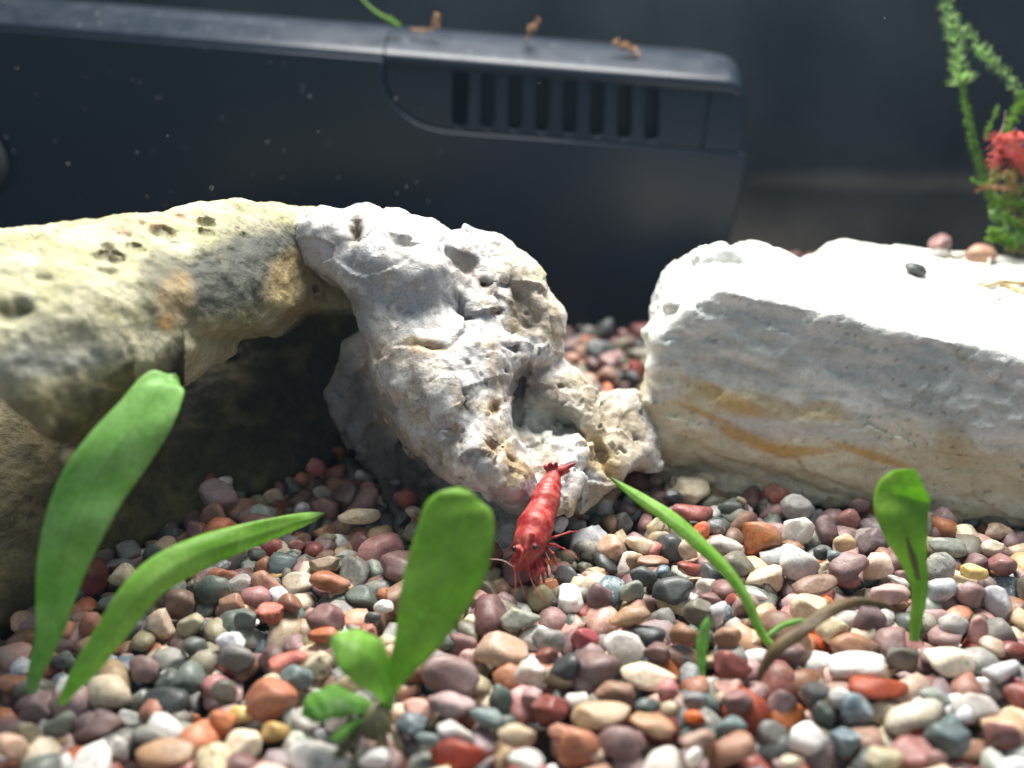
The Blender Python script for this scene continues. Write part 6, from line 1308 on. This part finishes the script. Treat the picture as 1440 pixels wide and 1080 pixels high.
blade('leaf', [(1066, 958, 9.75, 6), (1072, 940, 9.72, 12), (1090, 912, 9.7, 17), (1124, 886, 9.75, 20), (1162, 860, 9.85, 18), (1200, 845, 9.95, 14), (1236, 848, 10.0, 12), (1264, 862, 10.05, 3)], DEAD, e, .5, .05, 30, seed=11)

# ------------------------------------------------------------------ moss
def moss_material(name, a, b):
    m = Mat(name)
    c = m.mix(a, b, m.ramp(m.noise(6.0), [(.35, 0.), (.65, 1.)]))
    m.set(base=c, rough=.5, spec=.3)
    tr = m.node('ShaderNodeBsdfTranslucent'); m.link(c, tr.inputs['Color'])
    mx = m.node('ShaderNodeMixShader'); mx.inputs[0].default_value = .4
    m.link(m.b.outputs[0], mx.inputs[1]); m.link(tr.outputs[0], mx.inputs[2]); m.link(mx.outputs[0], m.n['Material Output'].inputs['Surface'])
    return m.m
MOSS = moss_material('moss_green', (.10, .24, .03), (.20, .36, .05))
MOSS_FINE = moss_material('moss_fine', (.20, .42, .08), (.36, .52, .22))
MOSS_OLD = moss_material('moss_old', (.26, .27, .05), (.38, .34, .12))
MOSS_BROWN = moss_material('moss_brown', (.24, .13, .06), (.40, .24, .12))
def strand_mesh(pts, lens, dens=70, stem=.012, seed=0, lw=.28):
    """a mossy shoot: stem and many small pointed leaflets; lens = leaflet length along it"""
    r = np.random.RandomState(seed)
    P = spline(pts, 40); n = int(dens * np.linalg.norm(np.diff(P, axis=0), axis=1).sum())
    V, F = [], []
    me0 = tube_mesh('t', [(P, np.linspace(stem, stem * .5, 40))], 5)
    V = [tuple(v.co) for v in me0.vertices]; F = [tuple(p.vertices) for p in me0.polygons]; bpy.data.meshes.remove(me0)
    T = np.gradient(P, axis=0); T /= np.linalg.norm(T, axis=1)[:, None]
    for k in range(n):
        u = r.uniform(0, 39); i = min(int(u), 38); c = P[i] * (1 - u + i) + P[i + 1] * (u - i); t = T[i]
        d = r.normal(size=3); d -= d.dot(t) * t; d /= np.linalg.norm(d)
        ln = np.interp(u / 39, np.linspace(0, 1, len(lens)), lens) * r.uniform(.6, 1.25)
        dr = d * .9 + t * r.uniform(.0, .6); dr /= np.linalg.norm(dr)
        sd = np.cross(dr, t); sd /= max(np.linalg.norm(sd), 1e-6); up = np.cross(sd, dr)
        o = len(V); w = ln * lw
        V += [tuple(c), tuple(c + dr * ln * .45 + sd * w), tuple(c + dr * ln * .45 - sd * w), tuple(c + dr * ln + up * ln * r.uniform(-.15, .15)), tuple(c + dr * ln * .45 + up * w * .5)]
        F += [(o, o + 1, o + 4), (o, o + 4, o + 2), (o + 1, o + 3, o + 4), (o + 4, o + 3, o + 2)]
    return mesh_py('moss_strand', V, F)
def on(objname, px, py):
    """the point of a rock seen at a place of the photograph"""
    o = bpy.data.objects[objname]
    bpy.context.view_layer.update()
    mi = o.matrix_world.inverted()
    c = Vector((0, 0, CAMH)); d = pix(px, py, 1.0) - c
    for k in range(40):
        d = pix(px, py + 2 * k, 1.0) - c
        ok, loc, n, i = o.ray_cast(mi @ c, (mi.to_3x3() @ d).normalized())
        if ok: return o.matrix_world @ loc

MOSS_AT = on('white_block_rock', 1432, 350)
MOSS_DD = proj(MOSS_AT)[2] - 15.7
def build_moss():
    base = MOSS_AT
    root = empty('moss_clump', base, 'clump of feathery green moss with long upright strands on the white block', 'moss')
    def st(pts, lens, mat, **k):
        link('moss_strand', strand_mesh([pix(q[0], q[1], q[2] + MOSS_DD) for q in pts], [v * (1 + MOSS_DD / 15.7) for v in lens], **k), mat, root)
    st([(1408, 330, 15.6), (1396, 285, 15.5), (1378, 235, 15.4), (1366, 190, 15.3), (1352, 115, 15.3)], [.11, .11, .10, .10, .08], MOSS, dens=300, stem=.03, seed=1, lw=.12)
    st([(1354, 120, 15.3), (1350, 100, 15.3), (1344, 60, 15.3), (1336, 25, 15.3), (1328, -30, 15.3)], [.28, .19, .17, .18, .17], MOSS_FINE, dens=150, stem=.010, seed=2, lw=.05)
    st([(1450, 160, 15.7), (1430, 125, 15.6), (1400, 90, 15.5), (1378, 68, 15.45), (1356, 40, 15.4)], [.13, .14, .17, .18, .15], MOSS_FINE, dens=130, stem=.010, seed=3, lw=.05)
    st([(1385, 195, 15.2), (1393, 175, 15.2), (1403, 150, 15.2)], [.07, .08, .06], MOSS, dens=110, stem=.013, seed=4, lw=.16)
    st([(1440, 130, 15.6), (1428, 160, 15.5), (1412, 190, 15.4)], [.12, .12, .10], MOSS, dens=110, stem=.018, seed=5, lw=.2)
    st([(1470, 190, 15.6), (1448, 155, 15.6), (1436, 145, 15.6)], [.14, .14, .1], MOSS, dens=150, stem=.02, seed=6)
    st([(1372, 270, 15.2), (1384, 262, 15.15), (1404, 266, 15.2), (1432, 264, 15.3)], [.06, .08, .07], MOSS_BROWN, dens=170, stem=.02, seed=7)
    st([(1366, 250, 15.2), (1374, 258, 15.15), (1388, 260, 15.2)], [.05, .06], MOSS, dens=140, stem=.016, seed=8)
    rr = random.Random(6)
    for k in range(36):
        x, y = rr.uniform(1390, 1490), rr.uniform(235, 352)
        a = rr.uniform(-2.6, .4)
        L = rr.uniform(25, 60)
        st([(x, y, 15.9), (x + L * .5 * math.cos(a), y + L * .5 * math.sin(a), 15.6), (x + L * math.cos(a), y + L * math.sin(a) + 6, 15.45)], [.10, .12, .08], [MOSS, MOSS_OLD, MOSS_FINE, MOSS_OLD][rr.randrange(4)], dens=110, stem=.016, seed=20 + k)
    for k, (x0, y0, x1, y1) in enumerate(((1412, 340, 1392, 322), (1420, 345, 1388, 335), (1430, 350, 1404, 332), (1436, 330, 1412, 300))):
        st([(x0, y0, 15.4), ((x0 + x1) / 2, (y0 + y1) / 2 - 5, 15.3), (x1, y1, 15.25)], [.10, .11, .08], MOSS, dens=120, stem=.018, seed=60 + k)
build_moss()

# stones and threads lying on the white block
for kind, px, py, w, h, tl, lab in (('slate', 1286, 380, 36, 24, 25, 'smooth dark grey pebble alone on top of the white block'),
                                    ('plum', 1320, 344, 38, 24, -20, 'dark reddish pebble at the back edge of the white block top'),
                                    ('brown', 1378, 360, 48, 30, -10, 'round brown pebble on the white block beside the moss roots'),
                                    ('grey', 1322, 357, 28, 14, 0, 'small flat grey pebble under the reddish one on the white block')):
    c = on('white_block_rock', px, py + h * .32)
    d = proj(c)[2]
    W_, H_ = w / FPX * d, h / FPX * d
    V, F = pebble_shape({'slate': 301, 'plum': 302, 'brown': 303, 'grey': 304}[kind], 3, scale=(1, 1, 1), cuts=4)
    V = V * np.array((W_, W_ * .8, H_ * .95))
    if kind == 'slate': V[:, 2] *= 1 - .5 * np.clip(-V[:, 0] / W_ * 2, 0, 1)
    o = link('pebble', mesh_np('pebble', V, F), STONE_MAT[kind])
    o.location = c + Vector((0, .02, H_ * .36)); o.rotation_euler = (.1, math.radians(tl), .4)
    tag(o, lab, 'pebble', 'pebbles on the white block')
def thread(name, pts, r0, r1, mat, label, cat):
    P = [(on('white_block_rock', x, y) + Vector((0, 0, z))) for x, y, z in pts]
    o = link(name, tube_mesh(name, [(spline(P, 24), np.linspace(r0, r1, 24))]), mat)
    recenter(o, P[0]); tag(o, label, cat)
TAN = Mat('root_tan'); TAN.set(base=TAN.mix((.30, .22, .09), (.42, .34, .18), TAN.noise(7.0)), rough=.6); TAN = TAN.m
PALE = Mat('root_pale'); PALE.set(base=(.45, .42, .36), rough=.6); PALE = PALE.m
thread('root_strand', [(1460, 398, .05), (1436, 403, .06), (1410, 402, .08), (1390, 405, .05), (1376, 400, .02)], .05, .03, TAN, 'thick tan root lying on the white block below the moss', 'root')
thread('root_strand', [(1465, 425, .04), (1440, 416, .05), (1420, 408, .06), (1405, 404, .05)], .045, .03, TAN, 'shorter tan root crossing under the thick root on the white block', 'root')
thread('root_strand', [(1390, 372, .12), (1386, 386, .08), (1378, 398, .05), (1368, 409, .02)], .025, .016, PALE, 'pale thread of root hanging down from the brown pebble', 'root')
thread('root_strand', [(1418, 416, .03), (1400, 424, .03), (1380, 428, .02)], .02, .012, PALE, 'thin pale root thread lying loose on the white block top', 'root')
thread('twig', [(1334, 362, .05), (1344, 366, .07), (1360, 362, .08)], .035, .03, VEIN, 'short brown twig between two pebbles on the white block', 'twig')

# bits caught on top of the filter
def at_filter(px, py, y=20.45):
    k = (540 - py) / FPX
    return pix(px, py, y / (CP + k * SP))
def scrap(pts, lens, mat, label, cat, name, seed, **kw):
    P = [at_filter(*p) for p in pts]
    o = link(name, strand_mesh(P, lens, seed=seed, **kw), mat); recenter(o, P[0]); tag(o, label, cat)
scrap([(562, 37, 20.9), (548, 28, 20.85), (530, 18, 20.8), (512, 2, 20.8), (500, -14, 20.8)], [.12, .12, .05, .04, .04], MOSS, 'green moss sprig caught on top of the black filter', 'moss', 'moss_sprig', 71, dens=60, stem=.04)
scrap([(578, 41, 20.9), (600, 43, 20.85), (611, 36, 20.85), (616, 20, 20.85)], [.09, .12, .10], MOSS_BROWN, 'bent brown plant scrap beside the green sprig on the filter', 'plant scrap', 'plant_scrap', 72, dens=45, stem=.02, lw=.35)
scrap([(740, 62, 20.9), (746, 44, 20.85), (748, 38, 20.85), (756, 26, 20.85)], [.08, .16, .10], MOSS_BROWN, 'forked brown plant scrap standing up on the filter middle', 'plant scrap', 'plant_scrap', 73, dens=60, stem=.02, lw=.3)
scrap([(862, 58, 20.85), (872, 64, 20.85), (886, 68, 20.85), (898, 82, 20.9)], [.12, .14, .09], MOSS_BROWN, 'flat brown plant scrap on the filter edge above the slots', 'plant scrap', 'plant_scrap', 74, dens=55, stem=.022, lw=.4)
# ------------------------------------------------------------------ shrimps
def shrimp_material():
    m = Mat('shrimp_red')
    tone = m.attr('tone', 'Fac')
    n1 = m.noise(9.0, 5.0, .6); n2 = m.noise(30.0, 3.0)
    c = m.mix((.28, .016, .016), (.46, .11, .09), m.ramp(n1, [(.42, 0.), (.68, .9)]))
    c = m.mix(c, (.62, .30, .24), m.ramp(m.noise(4.0, 3.0, .6), [(.52, 0.), (.72, .28)]))
    c = m.mix(c, (.20, .012, .02), m.ramp(tone, [(0., 0.), (1., 1.)]))
    c = m.mix(c, m.ramp(n2, [(.3, .72), (.6, 1.1)]), .7, 'MULTIPLY')
    m.set(base=c, rough=.42, spec=.28, sss=.35, sssc=.08, sssr=(1., .35, .25), normal=m.bump(n1, .15, .02))
    return m.m
def build_shrimp():
    seg = []                                   # (x, y, depth, radius) pairs with blend and tone
    def cap(p, q, r0, r1, k=.03, flat=1.0): seg.append((p, q, r0, r1, k, flat))
    h = .0092
    # carapace
    cap((760, 722, 11.98), (752, 741, 11.78), 22 * h, 24.5 * h, .06)
    cap((752, 741, 11.78), (745, 762, 11.62), 24.5 * h, 22.5 * h, .06)
    cap((745, 762, 11.62), (736, 784, 11.56), 21 * h, 14 * h, .06)
    cap((736, 784, 11.56), (729, 796, 11.54), 13 * h, 8 * h, .06)
    # tail segments, each a little wider at its rear edge
    ab = [(763, 716, 12.02, 21.5), (767, 704, 12.12, 20.5), (770, 693, 12.21, 18.5), (773.5, 683, 12.29, 15.5), (776.5, 674.5, 12.36, 12.5), (779.5, 666, 12.43, 10)]
    for a, b in zip(ab[:-1], ab[1:]):
        cap(a[:3], (a[0] * .15 + b[0] * .85, a[1] * .15 + b[1] * .85, a[2] * .15 + b[2] * .85), a[3] * h * .93, b[3] * h * 1.08, .018)
    # tail fan
    cap((780, 667, 12.43), (790, 661, 12.40), 8 * h, 6.5 * h, .03)
    cap((788, 662, 12.40), (808, 652, 12.42), 6.5 * h, 2.0 * h, .03)
    cap((783, 668, 12.44), (800, 662, 12.47), 6 * h, 2.2 * h, .02)
    cap((779, 666, 12.42), (768, 657, 12.38), 5.5 * h, 4.2 * h, .03)
    cap((778, 666, 12.42), (774, 653, 12.36), 5.5 * h, 3.6 * h, .02)
    cap((779, 665, 12.41), (782, 652, 12.37), 5 * h, 3.0 * h, .02)
    # rostrum, eye stalks, scales before the head
    cap((748, 752, 11.40), (740, 772, 11.37), 4 * h, 3.4 * h, .05)
    cap((740, 772, 11.37), (731, 791, 11.37), 3.4 * h, 1.6 * h, .02)
    cap((736, 779, 11.46), (727, 772, 11.42), 5 * h, 5.5 * h, .03)
    cap((741, 777, 11.43), (750, 770, 11.40), 5 * h, 5.5 * h, .03)
    cap((732, 790, 11.5), (724, 800, 11.46), 6 * h, 3.4 * h, .03)
    cap((735, 790, 11.5), (742, 799, 11.47), 6 * h, 3.2 * h, .03)
    # mouth parts and front legs
    for p, q, r in (((744, 786, 11.62), (748, 818, 11.56), 4.4), ((750, 785, 11.65), (757, 823, 11.58), 4.6), ((755, 783, 11.68), (765, 820, 11.62), 4.2), ((738, 792, 11.56), (741, 812, 11.5), 3.2),
                    ((757, 778, 11.72), (771, 812, 11.68), 3.6), ((752, 790, 11.6), (754, 812, 11.5), 3.6)):
        mid = tuple((a + b) / 2 + o for a, b, o in zip(p, q, (3, 0, -.03)))
        cap(p, mid, r * h, r * h * .8, .03); cap(mid, q, r * h * .8, r * h * .38, .02)
    # walking legs
    for pts, r in ((((770, 758, 11.78), (781, 755, 11.74), (801, 748, 11.78), (816, 747, 11.86)), 2.8), (((769, 765, 11.74), (779, 766, 11.66), (794, 772, 11.68), (815, 787, 11.78)), 2.7),
                   (((768, 770, 11.72), (778, 778, 11.62), (785, 796, 11.6), (790, 815, 11.66)), 2.7), (((765, 774, 11.70), (772, 788, 11.6), (776, 804, 11.58), (779, 820, 11.62)), 2.4),
                   (((736, 756, 11.78), (722, 764, 11.74), (712, 778, 11.74), (709, 795, 11.78)), 2.5), (((738, 764, 11.74), (725, 776, 11.68), (716, 792, 11.66), (715, 808, 11.7)), 2.5)):
        for i in range(3): cap(pts[i], pts[i + 1], r * .8 * h * (1 - .22 * i), r * .8 * h * (1 - .22 * (i + 1)), .015)
    for i in range(5):                          # swimming legs under the tail
        a = ab[i]
        cap((a[0] + 12 - i, a[1] + 4, a[2] + .12), (a[0] + 19 - 1.6 * i, a[1] + 9, a[2] + .20), 4 * h, 1.5 * h, .02)
    g = Grid((-.20, 1.06), (-2.78, -0.96), (11.1, 12.85), .0125)
    F = np.full((len(g.a), len(g.b), len(g.d)), 9.0, np.float32)
    for p, q, r0, r1, k, flat in seg:
        A = np.array((*local(*p), p[2])); B = np.array((*local(*q), q[2])); m_ = max(r0, r1) + .12
        lo = np.minimum(A, B) - m_; hi = np.maximum(A, B) + m_
        sl = tuple(slice(max(0, np.searchsorted(ax, lo[i])), np.searchsorted(ax, hi[i])) for i, ax in enumerate((g.a, g.b, g.d)))
        x, y, z = g.a[sl[0]][:, None, None] - A[0], g.b[sl[1]][None, :, None] - A[1], g.d[sl[2]][None, None, :] - A[2]
        e = B - A; t = np.clip((x * e[0] + y * e[1] + z * e[2]) / e.dot(e), 0, 1)
        dd = np.sqrt((x - e[0] * t) ** 2 + (y - e[1] * t) ** 2 + (z - e[2] * t) ** 2) - (r0 + (r1 - r0) * t)
        F[sl] = smin(F[sl], dd, k)
    V, Q = g.mesh(F)
    N = normals(V, Q)
    V = V + N * (.006 * fbm(V, 9, 3, seed=61))[:, None]
    U, Y = seen_at(V)
    root = empty('shrimp', pix(745, 815, 11.7), 'red shrimp head down on the gravel with its tail against the quartz rock', 'shrimp', 'red dwarf shrimps')
    me = mesh_np('body', to_world(V[:, 0], V[:, 1], V[:, 2]), Q[:, ::-1])
    tone = np.clip(.8 * sstep(662, 654, Y) + .35 * sstep(.0, .5, fbm(V, 4, 3, seed=62)) + .5 * np.exp(-((U - 772 - (690 - Y) * .2) / 3.0) ** 2) * (Y < 722) * (fbm(V, 7, 2, seed=3) > -.1), 0, 1)
    set_float(me, 'tone', tone)
    red = shrimp_material()
    link('body', me, red, root)
    eye = Mat('shrimp_eye'); eye.set(base=(.012, .008, .012), rough=.4); eye = eye.m
    for x, y, d in ((723, 771.5, 11.40), (752.5, 769.5, 11.36)):
        P, Fc = ico(3); c = np.array(pix(x, y, d))
        link('eye', mesh_np('eye', P * np.array((.036, .036, .038)) + c, Fc), eye, root)
    ant = Mat('antenna_red'); ant.set(base=(.35, .05, .04), rough=.4); ant = ant.m
    pal = Mat('antenna_pale'); pal.set(base=(.55, .38, .34), rough=.4); pal = pal.m
    for pts, r, mt in (([(724, 800, 11.45), (725, 818, 11.36), (724, 840, 11.3)], .016, ant), ([(722, 797, 11.46), (706, 788, 11.4), (684, 786, 11.3)], .009, pal),
                       ([(741, 799, 11.46), (752, 826, 11.3), (770, 848, 11.2)], .008, ant), ([(727, 800, 11.45), (733, 822, 11.34), (742, 846, 11.28)], .009, ant)):
        link('antenna', tube_mesh('antenna', [(spline([pix(*q) for q in pts], 16), np.linspace(r, r * .35, 16))], 6), mt, root)
    return root
shrimp = build_shrimp()
def second_shrimp(src):
    r = src.copy(); COL.objects.link(r)
    fw = Vector((0, CP, -SP))
    pivot = pix(735, 780, 11.6)
    rot = Matrix.Rotation(math.radians(72), 4, fw)                 # its head turned towards the strands
    M = Matrix.Translation(pix(1412, 200, 14.9 + MOSS_DD)) @ rot @ Matrix.Scale(1 + MOSS_DD / 14.9, 4) @ Matrix.Translation(-pivot) @ src.matrix_world
    r.matrix_world = M
    for ch in src.children:
        c = ch.copy(); COL.objects.link(c); c.parent = r; c.matrix_parent_inverse = ch.matrix_parent_inverse.copy()
    r['label'] = 'second red shrimp clinging head first in the feathery moss'
    return r
bpy.context.view_layer.update()
second_shrimp(shrimp)

# ------------------------------------------------------------------ what sets each pebble apart
def label_pebbles():
    marks = [('the red shrimp', 750, 790), ('the spoon leafed plant', 540, 1000), ('the narrow bending leaf', 110, 960), ('the tall folded leaf', 60, 930), ('the thin grass blade', 1075, 900), ('the tiny sprout', 987, 930),
             ('the paddle shaped leaf', 1287, 880), ('the dead brown leaf', 1140, 880), ('the white block', 1150, 690), ('the white block', 1380, 690), ('the quartz rock', 620, 740), ('the dark hollow', 440, 690), ('the cream arch', 170, 800), ('the dark rear gap', 870, 530)]
    used = set()
    big = sorted(PEBBLES, key=lambda s: -s[4])
    lim = {s[0].name: i for i, s in enumerate(big)}
    for o, kind, px, py, sz in PEBBLES:
        W0 = STONE[kind][6]
        rank = lim[o.name]
        size = 'large' if rank < 60 else ('small' if rank > 210 else '')
        d = o.dimensions
        shape = ''
        if o.data.users == 1:
            a = sorted(d)
            shape = 'long' if a[2] > 1.75 * a[1] else ('flat' if a[0] < .5 * a[1] else ('round' if a[0] > .75 * a[2] else ''))
        near = sorted((math.hypot((q[2] - px), (q[3] - py) * 1.3), STONE[q[1]][6], q[3] - py) for q in PEBBLES if q[0] is not o)
        mk = min(marks, key=lambda m: math.hypot(m[1] - px, m[2] - py))
        lead = ' '.join(x for x in (size, W0, shape, 'pebble') if x)
        dy = py - mk[2]; dist = math.hypot(mk[1] - px, dy)
        rel = ('in front of ' if dy > 25 else ('behind ' if dy < -25 else 'beside ')) + mk[0]
        n1, n2, n3 = (q[1].replace(' coloured', '').replace(' glassy', '') for q in near[:3])
        t1 = 'between %s and %s ones' % (n1, n2) if n1 != n2 else 'between two %s ones' % n1
        n1, n2, n3 = (x.replace(' coloured', '').replace(' glassy', '') for x in (n1, n2, n3))
        opts = ['%s %s' % (lead, rel), '%s %s' % (lead, t1), '%s %s %s' % (lead, t1, rel), '%s by %s, %s and %s ones' % (lead, n1, n2, n3), '%s by %s, %s and %s ones' % (' '.join(x for x in (size, W0, 'pebble') if x), n1, n2, n3) + ' ' + rel, '%s by %s, %s and %s ones' % (' '.join(x for x in (W0, shape, 'pebble') if x), n2, n1, n3)]
        # a plain place is enough only for the one stone of its colour there
        same = [q for q in PEBBLES if q[1] == kind and q[0] is not o and math.hypot(q[2] - px, q[3] - py) < 260]
        if same or dist > 160: opts = opts[2:]
        lab = next((x for x in opts if x not in used and len(x.replace('-', ' ').split()) <= 16), '%s %s pebble by a %s one' % (size or 'middling', W0, n2))
        used.add(lab)
        tag(o, lab, 'pebble', 'mixed pebbles of the gravel bed')
bpy.context.view_layer.update()
label_pebbles()
# ------------------------------------------------------------------ the faintly cloudy water
def build_haze():
    bm = bmesh.new(); bmesh.ops.create_cube(bm, size=1.0)
    for v in bm.verts: v.co = (v.co.x * 64, 11 + v.co.y * 36, 4.2 + v.co.z * 11.5)
    me = bpy.data.meshes.new('haze'); bm.to_mesh(me); bm.free()
    m = bpy.data.materials.new('cloudy_water'); m.use_nodes = True
    nt = m.node_tree; nt.nodes.clear()
    out = nt.nodes.new('ShaderNodeOutputMaterial'); v = nt.nodes.new('ShaderNodeVolumePrincipled')
    v.inputs['Color'].default_value = (.45, .74, 1.0, 1)
    v.inputs['Density'].default_value = .0005
    v.inputs['Anisotropy'].default_value = .2
    nt.links.new(v.outputs[0], out.inputs['Volume'])
    o = bpy.data.objects.new('haze', me); COL.objects.link(o); me.materials.append(m)
    tag(o, 'faint cloudy water filling the tank', 'water', kind='stuff')
build_haze()

def build_specks():
    r = np.random.RandomState(12); P, F = ico(1); V_, F_ = [], []
    for k in range(60):
        left = k < 48
        px, py, d = (r.uniform(0, 620), r.uniform(60, 290), r.uniform(17, 19.4)) if left else (r.uniform(0, 1440), r.uniform(20, 420), r.uniform(13.5, 19))
        sz = r.uniform(.004, .010) * (1.6 if r.rand() < .1 else 1)
        F_.append(F + len(P) * k); V_.append(P * sz * np.array((r.uniform(.7, 1.6), 1, 1)) + np.array(pix(px, py, d)))
    m = Mat('silt_haze'); m.set(base=(.42, .43, .42), rough=.8)
    tag(link('water_specks', mesh_np('water_specks', np.concatenate(V_), np.concatenate(F_)), m.m), 'tiny pale specks drifting in the water before the filter', 'specks', kind='stuff')
build_specks()
